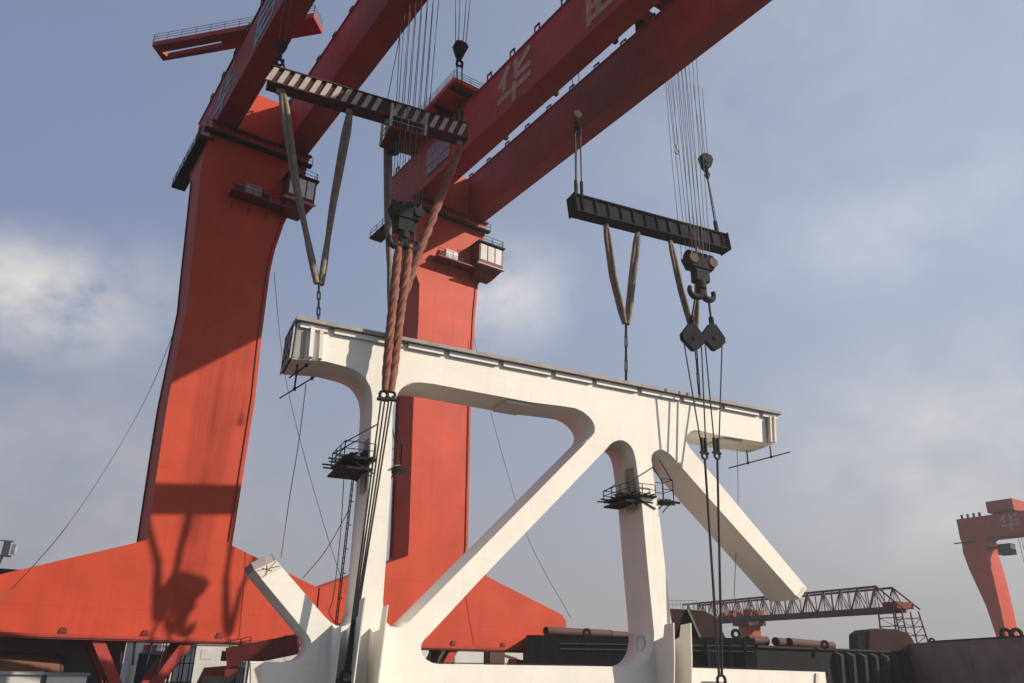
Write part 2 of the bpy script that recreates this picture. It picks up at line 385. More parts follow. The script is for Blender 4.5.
m = MB(); m.tube((16.4, cc.y-1, ZT+0.5), (16.4, cc.y-1, zq-0.01), 0.9, 14); m.build('platform_post', REDD, mp)
zq = 72.4
left_edge = pz(455, 79, zq).x
m = MB(); va = pz(465, 86, zq).y
m.box((left_edge, va, zq), (46.0, va+18, zq+0.7)); mp2 = m.build('maintenance_platform', RED, c2)
m = MB(); railing(m, [(46, va+0.1, zq+0.7), (left_edge+0.1, va+0.1, zq+0.7), (left_edge+0.1, va+18, zq+0.7)], 1.2, 2.0, 0.045, 2); m.build('railing', GREYM, mp2)
for k in range(4):
    m = MB(); m.box((left_edge+0.3, va+1+k*4.5, zq-0.5), (43.6, va+1.3+k*4.5, zq-0.005)); m.build('deck_joist', DARK, mp2)
m = MB(); m.box((52.4, 48, 74.0), (54.0, 80, 85.6)); shade_box = m.build('machine_house_or_shade_box', REDD, c2)  # unseen box added above the girders to shade the left crane's head
for vv in (55, 67, 79):
    m = MB(); m.box((45.9, vv-0.3, ZT+1.6), (53.9, vv+0.3, 73.99)); m.build('shade_box_frame', DARK, shade_box)
m = MB(); m.box((left_edge+1.2, va+6, zq-2.0), (left_edge+3.6, va+9.5, zq-0.51)); m.build('winch_housing', DARK, mp2)
# ---- far crane: seen from the side of its leg, dark side face and lit front
DF = 330.0
uf = pd(975, 545, DF).x
c3 = thing('gantry_crane', 'small distant red gantry crane at the right edge, behind the grey brown hull', 'gantry crane', atz(pd(1000, 640, DF), GROUND), 'red gantry cranes')
def fu(pts): return [pu(x, y, uf) for x, y in pts]
q = fu([(962, 544), (985, 541), (986, 552), (993, 575), (1000.5, 608), (1005, 629), (1007, 640), (997.5, 640), (985.6, 605), (969, 569), (963, 553)])
q = q[:7] + [atz(q[6], GROUND), atz(q[7], GROUND)] + q[7:]
m = MB(); m.prism([q], (10.5, 0, 0)); m.build('leg', RED, c3)
ft, fb = pu(956.5, 519.5, uf), pu(962.3, 543.0, uf)
fe = V((uf, -60, 0)); gz1 = ft.z; gz0 = pu(1000, 535.5, uf).z
m = MB(); m.box((uf-0.3, fe.y, gz0), (uf+2.6, ft.y, gz1)); gf = m.build('girder', REDG, c3)
m = MB(); m.box((uf+9.0, fe.y, gz0), (uf+12, ft.y, gz1)); m.build('girder', REDG, c3)
m = MB(); m.prism([fu([(961.8, 543.9), (959.5, 533), (992, 533), (985, 540.9)])], (9.0, 0, 0)); m.build('head_beam', RED, c3)
m = MB(); p = fu([(988.6, 509.5), (1015, 506)]); 
m.box((uf-1.5, p[1].y, gz1+0.6), (uf+13, p[0].y, gz1+5.2)); m.build('machine_house_or_shade_box', REDG, c3)
for x in (962, 968, 974, 980):
    p = pu(x, 517, uf); m = MB(); m.box((uf-0.3, p.y-0.4, gz1+0.01), (uf+0.3, p.y+0.4, gz1+1.6)); m.build('rail_bracket', DARK, c3)
p = pu(994.5, 541, uf); q = pu(1012, 556, uf)
vf = pu(985, 541, uf).y
m = MB(); m.box((uf+1.0, p.y-5, q.z+1.0), (uf+5.5, p.y, q.z+5.2)); cb = m.build('cabin', DARK, c3)
m = MB(); m.box((uf+1.3, p.y-5.08, q.z+3.0), (uf+5.2, p.y-5.005, q.z+4.8)); m.build('window', GLASS, cb)
m = MB(); m.box((uf+0.5, p.y-0.0, q.z+4.0), (uf+6, vf+0.5, q.z+4.4)); m.build('gallery', DARK, c3)
p = pu(958, 544, uf); m = MB(); m.box((uf-1.2, ft.y-6, fb.z-0.2), (uf-0.31, ft.y+2.5, fb.z+0.2)); m.build('walkway', DARK, c3)
def letters_far(x, strokes):
    p = pu(x, 521, uf); m = MB(); letter(m, strokes, uf-0.3, p.y, (gz0+gz1)/2+0.8, (gz1-gz0)*0.72, 0.11, 1.15); m.build('lettering', LETTER, c3)
letters_far(1010, HUA); letters_far(1052, SECOND)
for k in range(3):
    p = pu(1013+k*2, 534, uf); rope_p = V((uf+4+k*0.8, p.y, 0)); m = MB(); m.tube(atz(rope_p, gz0), atz(rope_p, 20), 0.10, 5); m.build('hoist_rope', ROPE, c3)
m = MB(); m.box((uf+2.5, pu(1015, 534, uf).y-2, 17.5), (uf+7, pu(1015, 534, uf).y+2, 20.1)); m.build('hook_block', DARK, c3)
# ---------------------------------------------------------------- trolleys on the girders
def trolley(label, u0, u1, v0, v1, gu, z0=ZT+0.62):
    t = thing('crane_trolley', label, 'trolley', ((u0+u1)/2, (v0+v1)/2, z0), 'trolleys on the gantry cranes')
    m = MB(); m.box((u0, v0, z0), (u1, v0+1.2, z0+2.2)); m.box((u0, v1-1.2, z0), (u1, v1, z0+2.2)); m.box((u0, v0+1.2, z0+0.5), (u0+1.4, v1-1.2, z0+2.0)); m.box((u1-1.4, v0+1.2, z0+0.5), (u1, v1-1.2, z0+2.0))
    m.build('frame', REDG, t)
    for uu in gu:
        for vv in (v0+0.6, v1-0.6):
            m = MB(); m.box((uu-0.5, vv-0.55, ZT+0.52), (uu+0.5, vv+0.55, z0-0.005 if z0 > ZT+1 else z0+0.3)); m.build('truck', DARK, t)
    m = MB(); m.box((u0+4, v0+2, z0+2.21), (u1-4, v1-2, z0+5.2)); m.build('machine_house_or_shade_box', REDD, t)
    m = MB(); m.box((u0-1.3, v0+0.5, z0-0.4), (u0-0.01, v1+1.0, z0-0.15)); w = m.build('walkway', DARK, t)
    m = MB(); railing(m, [(u0-0.05, v1+0.95, z0-0.15), (u0-1.25, v1+0.95, z0-0.15), (u0-1.25, v0+0.5, z0-0.15)], 1.2, 1.5, 0.05); m.build('railing', DARK, w)
    return t
trolley('red hoist trolley riding on top of the middle crane girders', 43.0, 64.0, 38.5, 52.5, (45.35, 55.2), 74.2)
trolley('red hoist trolley riding on top of the left crane girders', 13.9, 30.0, 44.0, 56.0, (16.85, 25.75))
# ---------------------------------------------------------------- the lifted white frame
NF, DEP = 61.2, 4.1
outer = [(297.5, 322), (420, 346.5), (530, 367.7), (650, 391.5), (776.5, 415.5), (776.5, 443.5), (768, 443), (718.6, 435), (702.5, 431.2), (695, 430), (690.5, 431.5), (687.5, 434.5), (686, 438.3), (686.6, 442), (689.3, 447), (696.6, 456), (807, 588),
         (799.5, 599.5), (700, 488), (678, 463), (672, 456), (668, 452.7), (663.5, 450), (659, 449.6), (655, 451.2), (652.2, 454.5), (651.2, 459), (652, 464), (654.7, 484), (660, 521), (668.5, 597), (673, 636), (676, 648), (679.5, 656), (685, 663.5), (692, 667.8), (825, 672)]
bot_z = -4.6
outer_l = [(250, 661.3), (292, 662), (301, 660), (307.5, 655), (311, 649), (311.6, 644.5), (310.8, 640), (308, 635), (254.5, 570.5),
           (276, 560), (325, 617), (331.5, 623), (336, 625.5), (342, 626.6), (348, 625.5), (353, 621), (358, 610), (363.8, 545), (369, 480), (371.4, 426), (372.5, 405), (372.2, 395), (370.5, 387), (366, 379), (361.5, 374), (357, 371), (351, 368.2), (343.7, 366), (325, 361.2), (292, 359)]
O = [pn(x, y, NF) for x, y in outer]
br = O[-1].copy(); bl = pn(*outer_l[0], NF)
O += [atz(br, bot_z), atz(bl, bot_z)] + [pn(x, y, NF) for x, y in outer_l]
H1 = [(392.3, 430), (392.6, 411), (393.4, 405), (395, 399.5), (398.5, 392.5), (402.5, 387), (407.5, 383.8), (414, 382.3), (422, 382.5), (433.3, 383.8), (530, 402), (562, 406), (575, 408), (583, 411.5), (589, 416.5), (593, 421.5), (595, 427), (594.5, 432.5), (592, 436.5), (586.6, 442), (450.6, 580), (409, 622), (405.4, 624.8), (401, 627), (396, 627.7), (390, 626), (385.5, 621), (383.2, 613), (383, 600), (387, 545), (391, 480)]
H2 = [(602, 453.5), (606.5, 448.8), (610, 444.5), (614, 441.5), (618.7, 440), (623, 440.3), (627, 442.3), (630.5, 445.5), (633.2, 450), (635.5, 458), (638, 475.5), (642, 503.7), (647, 560), (654, 632), (654, 643), (652, 652), (648, 659.5), (643, 664.3), (636, 667), (600, 666.3), (440, 664), (432.6, 663), (427, 660), (423, 655.5), (421, 650), (421.3, 644.5), (424, 639.8), (429, 635), (480, 580)]
frame = thing('truss_frame', 'huge cream white welded steel truss frame hanging in slings between the red cranes', 'steel frame', (30, 60, bot_z))
m = MB(); m.prism([O, [pn(x, y, NF) for x, y in H1], [pn(x, y, NF) for x, y in H2]], NL*DEP)
body = m.build('frame_body', CREAM, frame, sharp=1.3)
# top plate along the upper chord, its white ledge bars and dark ends
Ta, Tb = pn(297.0, 321.8, NF), pn(777.5, 415.6, NF); d = (Tb-Ta); ln = d.length; e = d.normalized()
m = MB(); m.obox((Ta+Tb)/2 + NL*(DEP/2-0.1) + UPV*0.17, e*(ln/2+0.15), NL*(DEP/2+0.45), V((0, 0, 0.16))); m.build('top_plate', GREYSTREAK, frame)
gaps = [0.0] + [(pn(x, y, NF)-Ta).dot(e) for x, y in ((331, 329), (405, 343), (446, 351), (500, 361), (552, 372), (593, 380), (638, 389), (680, 397), (721, 405), (759, 412.5))] + [ln]
for i in range(len(gaps)-1):
    a, b = gaps[i]+0.28, gaps[i+1]-0.28
    m = MB(); m.obox(Ta + e*((a+b)/2) - NL*0.13 - UPV*0.27, e*((b-a)/2), NL*0.125, V((0, 0, 0.21))); m.build('ledge_bar', WHITE, frame)
# open left end of the chord: dark lattice, grey splice panel, white stiffeners
c0, c1_ = pn(297.3, 322.6, NF), pn(292.2, 358.5, NF); c2_, c3_ = c0+NL*DEP, c1_+NL*DEP
m = MB(); m.prism([[c0-e*0.01, c2_-e*0.01, c3_-e*0.01, c1_-e*0.01]], -e*0.12); m.build('end_panel', DARK, frame)
m = MB()
for k in range(4):
    t_ = k/3; m.bar(c0.lerp(c2_, t_)-e*0.2, c1_.lerp(c3_, t_)-e*0.2, 0.22, 0.12)
for k in range(4):
    t_ = k/3; m.bar(c0.lerp(c1_, t_)-e*0.26, c2_.lerp(c3_, t_)-e*0.26, 0.10, 0.22)
m.build('end_lattice', GREYM, frame)
def patch(pts, name, material, thick=0.05, n=NF):
    m = MB(); m.prism([[pn(x, y, n)-NL*0.006 for x, y in pts]], -NL*thick); return m.build(name, material, frame)
patch([(297.8, 326), (307, 327.8), (304, 358.5), (292.8, 358)], 'splice_panel', GREYSTREAK)  # flat grey patch over the front plate at the chord end
patch([(310, 328.5), (314, 329.4), (311.5, 358.8), (307.5, 358.4)], 'stiffener', WHITE, 0.5)
patch([(319.5, 330.5), (323, 331.2), (321.5, 360), (318, 359.4)], 'stiffener', CREAM2, 0.35)
patch([(764.5, 416.2), (776, 418.4), (776, 443), (767.5, 442.4)], 'splice_panel', GREYSTREAK)
for x0 in (767.5, 771.5): patch([(x0-0.8, 417), (x0+0.6, 417.2), (x0+1.6, 443), (x0+0.2, 443)], 'stiffener', CREAM2, 0.5)
patch([(261.5, 578.3), (254.9, 570.4), (275.9, 560.2), (282, 567.3)], 'splice_panel', CREAM2)
patch([(804, 586.2), (806.6, 588.4), (799.6, 599), (797, 596.2)], 'splice_panel', CREAM2)
m = MB()
for a, b in (((263, 577), (276, 561)), ((256, 571), (280, 566)), ((262, 568), (272, 571)), ((267, 565), (266, 575))):
    m.bar(pn(*a, NF)-NL*0.065, pn(*b, NF)-NL*0.065, 0.04, 0.03)
m.build('weld_marking', REDD, frame)
# end faces of stub and lower chord
q0, q1 = pn(254.5, 570.5, NF), pn(276, 560, NF); nd = (q1-q0).cross(NL).normalized()
if nd.z < 0: nd = -nd
m = MB()
for t0_, t1_ in ((0, 0.06), (0.94, 1.0)):
    m.prism([[q0.lerp(q1, t0_), q0.lerp(q1, t1_), q0.lerp(q1, t1_)+NL*DEP, q0.lerp(q1, t0_)+NL*DEP]], nd*0.6)
for k in range(2):
    o_ = NL*(0.02 if k == 0 else DEP-0.3); m.prism([[q0.lerp(q1, 0.06)+o_, q0.lerp(q1, 0.94)+o_, q0.lerp(q1, 0.94)+o_+NL*0.26, q0.lerp(q1, 0.06)+o_+NL*0.26]], nd*0.6)
m.build('end_lip', GREYSTREAK, frame)
m = MB(); b0 = pn(250, 661.3, NF)
m.prism([[b0-e*0.01, b0+NL*DEP-e*0.01, atz(b0+NL*DEP-e*0.01, bot_z+0.1), atz(b0-e*0.01, bot_z+0.1)]], -e*0.1); m.build('end_panel', DARK, frame)
m = MB()
for k in range(4): p = b0+NL*(0.1+k*(DEP-0.2)/3)-e*0.16; m.bar(p, atz(p, bot_z+0.15), 0.16, 0.2)
for zz in (-0.1, -1.5, -3.0): m.bar(atz(b0+NL*0.05-e*0.2, zz), atz(b0+NL*(DEP-0.05)-e*0.2, zz), 0.12, 0.2)
m.build('end_lattice', GREYM, frame)
patch([(250.8, 662.2), (262, 662.2), (262, 690), (250.8, 690)], 'splice_panel', CREAM2)
patch([(815, 673), (818, 673), (817.5, 700), (814.5, 700)], 'stiffener', CREAM2, 0.15)
for x0_, x1_ in ((440, 600), (698, 818)):
    pa_, pb_ = pn(x0_, 664+ (x0_-440)*0.0165, NF), pn(x1_, 664+(x1_-440)*0.0165, NF); zt_ = max(pa_.z, pb_.z)+0.09
    m = MB(); m.obox(atz((pa_+pb_)/2, zt_)+NL*2.15, TL*((pb_-pa_).length/2), NL*1.8, V((0, 0, 0.03))); m.build('bounce_mat', DARK, frame)  # unseen dark sheet added to cut sun bounce onto the undersides
# brackets under the upper chord
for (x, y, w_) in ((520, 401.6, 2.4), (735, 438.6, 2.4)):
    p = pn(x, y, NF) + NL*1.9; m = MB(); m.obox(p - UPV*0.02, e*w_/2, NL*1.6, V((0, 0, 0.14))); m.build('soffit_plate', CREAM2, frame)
# joint stub plates standing out from the front at the column feet
def fin(base, tops, prot, zlow=bot_z, th_=0.10, material=CREAM):
    """base px on the front face; tops: list of (outward distance, extra height)"""
    p = pn(*base, NF-0.004)
    pts = [p + NL*(-o) + UPV*h for o, h in tops] + [p - NL*prot - UPV*1.6, atz(p - NL*prot*0.72, zlow), atz(p, zlow)]
    m = MB(); m.prism([pts], TL*th_); m.build('gusset_plate', material, frame)
fin((332, 626), [(0, 0.1), (1.0, -0.2), (2.6, -0.1)], 2.6)
fin((347, 629), [(0, 0.0), (2.0, 0.7), (2.9, 0.75), (3.1, 1.9), (4.4, 1.95)], 3.6)
fin((370, 628), [(0, 0.0), (1.0, -0.3), (2.6, -0.2), (3.0, 1.3), (4.2, 1.4)], 3.6)
fin((654, 640), [(0, -0.1), (1.4, 0.2), (1.7, 1.2), (3.0, 1.3)], 2.8)
fin((671.5, 640), [(0, -0.1), (1.2, 0.2), (1.5, 1.2), (2.9, 1.3)], 2.7)
# oval manhole on the second column's left face
lf = V(TL); pe = pn(652.5, 625, NF)
pc = onplane(640, 644, TL, pe.dot(TL)-0.12)
m = MB(); m.torus(pc, lf, 0.62, 0.10, n=28); o_ = m.build('manhole_rim', CREAM2, frame)
m = MB(); m.disc(pc+lf*0.06, lf, 0.60, 0.05, 26); m.build('lit_manhole', WHITE, frame)  # white disc stands for the sunlit interior behind the opening
# ladder up the left face of the first column
m = MB(); la, lb = pn(351.5, 622, NF)+NL*3.7, pn(368, 470, NF)+NL*3.7
la = la - TL*0.3; lb = lb - TL*0.3
for s_ in (-0.3, 0.3): m.tube(la+NL*s_, lb+NL*s_, 0.05, 5)
n = int((lb-la).length/0.45)
for k in range(n): q = la.lerp(lb, k/n); m.tube(q-NL*0.3, q+NL*0.3, 0.035, 5)
for k in range(6): q = la.lerp(lb, k/6); m.tube(q, q+TL*0.3, 0.04, 5)
m.build('ladder', DARK, frame)
m = MB(); q = pn(370.6, 440, NF) + NL*1.3 - TL*0.04
m.obox(q - UPV*1.9, NL*0.7, UPV*2.2, TL*0.03); m.build('access_panel', GREYSTREAK, frame)
m = MB(); q = pn(637, 470, NF) + NL*1.3 - TL*0.05
m.obox(q - UPV*1.6, NL*0.7, UPV*2.0, TL*0.03); m.build('access_panel', GREYSTREAK, frame)
# ---------------------------------------------------------------- work platforms fixed to the frame
def work_platform(label, px, n, lenn, out, rail_h, side=-1):
    p = pn(*px, n); root = thing('work_platform', label, 'work platform', p, 'scaffold platforms on the white frame')
    o = TL*side
    m = MB(); m.obox(p + o*(out/2), TL*(out/2), NL*(lenn/2), V((0, 0, 0.10)))
    for k in range(5):
        q = p + NL*(-lenn/2+lenn*k/4); m.bar(q, q+o*(out+0.7+0.3*(k % 2)), 0.12, 0.12)
    m.build('deck', DARK, root)
    for k in range(4):
        q = p + o*(out*(0.15+0.22*k)) + NL*random.uniform(-0.4, 0.4) + UPV*(0.14+0.03*k)
        m = MB(); m.bar(q-NL*(lenn*0.55), q+NL*(lenn*0.5)+UPV*random.uniform(-0.1, 0.25), 0.26, 0.06); m.build('plank', DARK if k % 2 else GREYSTREAK, root)
    m = MB(); a, b = p+o*0.1-NL*(lenn/2)+UPV*0.1, p+o*out-NL*(lenn/2)+UPV*0.1
    railing(m, [a, b, b+NL*lenn, a+NL*lenn], rail_h, 1.3, 0.05); m.build('railing', DARK, root)
    for s_ in (-0.45, 0.45):
        m = MB(); m.tube(p+o*out+NL*lenn*s_+UPV*rail_h, p+UPV*(rail_h+1.9)+NL*lenn*s_, 0.055, 5); m.build('brace', DARK, root)
        m = MB(); m.tube(p+o*out*0.8+NL*lenn*s_-UPV*0.1, p-UPV*1.1+NL*lenn*s_, 0.06, 5); m.build('brace', DARK, root)
    return root
w1 = work_platform('dark scaffold platform on the left column below the orange slings', (368.5, 466), NF+1.9, 4.6, 2.6, 1.2)
m = MB(); p = pn(368.5, 466, NF+1.9)
m.obox(p-TL*1.5-UPV*0.75, TL*1.4, NL*2.1, V((0, 0, 0.09))); m.build('lower_deck', DARK, w1)
for k in range(3):
    m = MB(); q = p - TL*(0.9+0.5*k) + NL*(-1.2+1.0*k)
    m.path([q+V((0, 0, 0.12)), q+V((0.1, 0.1, 0.5)), q+V((0.25, 0.1, 0.75)), q+V((0.5, 0.2, 0.45)), q+V((0.7, 0.2, 0.12))], 0.34, 7, radii=[0.42, 0.40, 0.34, 0.3, 0.2]); m.build('tarpaulin', DARK, w1)
w2 = work_platform('dark scaffold platform on the left face of the short middle column', (642.8, 501), NF+2.0, 4.6, 3.0, 1.0)
m = MB(); p = pn(642.8, 501, NF+2.0)
m.obox(p-TL*1.7-UPV*0.55, TL*1.5, NL*2.0, V((0, 0, 0.09))); m.build('lower_deck', DARK, w2)
for k in range(3):
    m = MB(); q = p - TL*(1.0+0.6*k) + NL*(-1.2+1.0*k)
    m.path([q+V((0, 0, 0.12)), q+V((0.1, 0.1, 0.45)), q+V((0.3, 0.1, 0.6)), q+V((0.6, 0.2, 0.35)), q+V((0.9, 0.2, 0.12))], 0.3, 7, radii=[0.4, 0.36, 0.3, 0.26, 0.2]); m.build('tarpaulin', DARK, w2)
w3 = work_platform('small open scaffold stand on the right side of the short middle column', (657.5, 502), NF+0.5, 1.6, 1.3, 2.0, 1)
w4 = work_platform('tiny dark bracket stand on the right side of the left column', (391.5, 470), NF+0.8, 1.6, 0.5, 1.9, 1)
# pipe rails hung under the chord ends
def pipe_rail(label, a, b, hang):
    pa, pb = V(a), V(b); root = thing('pipe_rail', label, 'pipe rail', (pa+pb)/2, 'pipe rails hung under the white frame')
    m = MB(); m.tube(pa, pb, 0.07, 8); m.build('pipe', DARK, root)
    for t_, h in hang:
        q = pa.lerp(pb, t_); m = MB(); m.tube(q, q+UPV*h, 0.08, 6); m.tube(q-UPV*0.12, q+UPV*0.12, 0.14, 8); m.build('hanger', DARK, root)
pipe_rail('dark pipe rail hanging under the right end of the upper chord', pn(729, 468, 63), pn(790, 452, 63), ((0.30, 1.4), (0.68, 1.6)))
pipe_rail('dark pipe rail slung lowest under the left end of the upper chord', pn(280, 398, 62.6), pn(319, 374, 66.4), ((0.35, 1.5), (0.8, 1.2)))
pipe_rail('short dark pipe rail tucked just under the left end of the upper chord', pn(289, 378, 62.6), pn(318, 357, 62.0), ((0.25, 1.0), (0.6, 0.6)))
# ---------------------------------------------------------------- lifting gear
NB = 63.0
def plate(mb, pts, n, thick):
    mb.prism([[pn(x, y, n) for x, y in pts]], NL*thick)
# striped spreader beam
A, B = pn(270, 79, NB), pn(464, 133, NB)
zb = (A.z+B.z)/2; A = pn(268, 77, NB); B = pn(466, 135, NB)
sp = thing('spreader_beam', 'maroon spreader beam with pale stripes high between the two cranes', 'spreader beam', (A+B)/2, 'spreader beams')
e1 = (B-A).normalized(); L1 = (B-A).length; u1 = NL.cross(e1); u1 = u1 if u1.z > 0 else -u1
m = MB(); m.obox((A+B)/2, e1*(L1/2), NL*0.5, u1*0.85); m.obox((A+B)/2+u1*0.93, e1*(L1/2), NL*0.75, u1*0.07); m.obox((A+B)/2-u1*0.93, e1*(L1/2), NL*0.75, u1*0.07)
m.build('beam', STRIPE, sp)
ns = 20
for k in range(ns):
    if k in (11,): continue
    q = A + e1*(L1*(k+0.32)/ns)
    m = MB(); sl = e1*0.30
    pts = [q-u1*0.84-e1*0.24-sl, q-u1*0.84+e1*0.24-sl, q+u1*0.84+e1*0.24+sl, q+u1*0.84-e1*0.24+sl]
    m.prism([[p - NL*0.502 for p in pts]], -NL*0.18); m.build('stripe', PALE, sp)
for x in (281, 350, 388, 460):
    q = A + e1*((pn(x, 79+(x-270)*0.278, NB)-A).dot(e1)); m = MB(); m.obox(q - u1*1.25, e1*0.28, NL*0.2, u1*0.3); m.build('lug', GREYM, sp)
# black spreader beam
def on_line(c, d_, x):
    w_ = RT*F_PX - FW*(x - W_/2); return c - d_*(c.dot(w_)/d_.dot(w_))
C2 = pn(648, 224.5, NB); D2 = V((1, -0.025, 0.129)).normalized()
A2, B2 = on_line(C2, D2, 573), on_line(C2, D2, 724)
sb = thing('spreader_beam', 'black boxed spreader beam with end plates under the middle crane', 'spreader beam', (A2+B2)/2, 'spreader beams')
e2 = (B2-A2).normalized(); L2 = (B2-A2).length; u2 = NL.cross(e2); u2 = u2 if u2.z > 0 else -u2
m = MB(); m.obox((A2+B2)/2, e2*(L2/2), NL*0.55, u2*0.92); m.obox((A2+B2)/2+u2*1.0, e2*(L2/2), NL*0.8, u2*0.07); m.obox((A2+B2)/2-u2*1.0, e2*(L2/2), NL*0.8, u2*0.07)
m.build('beam', BLACKP, sb)
for k in range(13):
    q = A2+e2*(L2*(k+0.5)/13); m = MB(); m.obox(q-NL*0.66, e2*0.05, NL*0.10, u2*0.92); m.build('stiffener', BLACKP, sb)
for q, s_ in ((A2, -1), (B2, 1)):
    m = MB(); m.obox(q+e2*0.08*s_, e2*0.07, NL*0.95, u2*1.15); m.build('end_plate', BLACKP, sb)
for x in (604, 636, 668, 694):
    q = on_line(C2, D2, x); m = MB(); m.obox(q - u2*1.25, e2*0.25, NL*0.2, u2*0.3); m.build('lug', BLACKP, sb)
# flexible slings ----------------------------------------------------------
def sling(label, pts, r, material, group, strands=2, name='round_sling', strand_mat=None):
    root = thing(name, label, 'sling', pts[-1], group)
    P = [V(p) for p in pts]
    def at(t):
        L_ = [(P[i+1]-P[i]).length for i in range(len(P)-1)]; T_ = sum(L_); s_ = t*T_
        for i, l in enumerate(L_):
            if s_ <= l or i == len(L_)-1: return P[i].lerp(P[i+1], min(1, s_/l))
            s_ -= l
    total = sum((P[i+1]-P[i]).length for i in range(len(P)-1)); d = (P[-1]-P[0]).normalized()
    a = d.cross(NL).normalized(); b = d.cross(a)
    n = max(10, int(total*3))
    for k in range(strands):
        q = []
        for i in range(n+1):
            t = i/n; ph = 2*PI*(k/strands) + t*total*(1.3 if strands > 2 else 0.12)
            amp = r*0.48*min(1, 6*t+0.25, 6*(1-t)+0.25)
            q.append(at(t) + a*amp*math.cos(ph) + b*amp*math.sin(ph))
        m = MB(); m.path(q, r*0.62, 7); m.build('strand', strand_mat if (strand_mat and k % 3 == 2) else material, root)
    return root
G1 = 'brown slings hanging from the spreader beams'
ST = pn(319, 284, NB)
sling('brown round sling forming the left arm of the V at the striped beam', [pn(281, 84, NB), pn(297, 190, NB), ST+V((-0.2, 0, 0))], 0.42, SLING, G1)
sling('brown round sling forming the right arm of the V over the white frame corner', [pn(350, 112, NB), pn(333, 205, NB), ST+V((0.2, 0, 0))], 0.42, SLING, G1)
ST2 = pn(393, 318, NB)
sling('grey brown round sling hanging almost plumb left of the orange slings', [pn(388, 128, NB), pn(388, 215, NB), ST2+V((-0.2, 0, 0))], 0.40, SLING, G1)
sling('long faded orange sling slanting down from the right end of the striped beam', [pn(461, 146, NB), pn(421, 247, NB), ST2+V((0.2, 0, 0))], 0.42, SLINGO, G1, 3, strand_mat=SLINGG)
ST3 = pn(626, 324, NB)
sling('brown round sling forming the left arm of the V under the black beam', [on_line(C2, D2, 604)-u2*1.3, pn(613, 276, NB), ST3+V((-0.2, 0, 0))], 0.40, SLING, G1)
sling('brown round sling forming the right arm of the V under the black beam', [on_line(C2, D2, 636)-u2*1.3, pn(632, 280, NB), ST3+V((0.2, 0, 0))], 0.40, SLING, G1)
ST4 = pn(695, 336, NB)
sling('brown round sling slanting to the triangular blocks from the black beam', [on_line(C2, D2, 668)-u2*1.3, pn(681, 290, NB), ST4+V((-0.2, 0, 0))], 0.34, SLING, G1)
sling('brown round sling hanging plumb behind the twin hook under the black beam', [on_line(C2, D2, 695)-u2*1.3, pn(697, 300, NB), ST4+V((0.2, 0, 0))], 0.28, SLING, G1)
def shackle_chain(label, top, bot, group):
    t, b = V(top), V(bot); root = thing('shackle_chain', label, 'shackle', b, group)
    d = t-b; n = 5
    for k in range(n):
        c = b + d*((k+0.5)/n); ax = NL if k % 2 else TL
        m = MB(); h = d.length/n*0.62; side = d.normalized().cross(ax).normalized()*0.11
        dn = d.normalized()*h
        m.path([c-dn, c-dn*0.7+side, c+dn*0.7+side, c+dn, c+dn*0.7-side, c-dn*0.7-side, c-dn], 0.075, 6); m.build('link', DARK, root)
    m = MB(); m.obox(b-UPV*0.1, TL*0.22, NL*0.16, V((0, 0, 0.3))); m.build('lug', DARK, root)
G2 = 'dark shackle chains above the upper chord'
def chord_top(x): # point on the top plate under pixel x
    t = (x-297)/(777-297); return pn(x, 321.8+(x-297)*0.1952, NF) + NL*0.5 + UPV*0.42
shackle_chain('dark shackle chain at the left end of the white chord', ST, chord_top(319), G2)
shackle_chain('dark shackle chain behind the orange slings on the white chord', ST2, chord_top(393), G2)
shackle_chain('dark shackle chain under the V of slings at mid chord', ST3, chord_top(629), G2)
shackle_chain('dark shackle chain behind the triangular blocks at the right of the chord', ST4, chord_top(703), G2)
# orange slings of the left main hook
NH = 59.6
for i, (x0, y0, x1, y1, lab) in enumerate(((399, 243, 385, 391, 'left of the two fat twisted orange slings below the left main hook'), (410, 245, 391, 392, 'right of the two fat twisted orange slings below the left main hook'))):
    sling(lab, [pn(x0, y0, NH), pn((x0+x1)/2-0.5, (y0+y1)/2, NH), pn(x1, y1, NH-0.3)], 0.37, SLINGO, 'orange slings of the left main hook', 4, strand_mat=SLINGG)
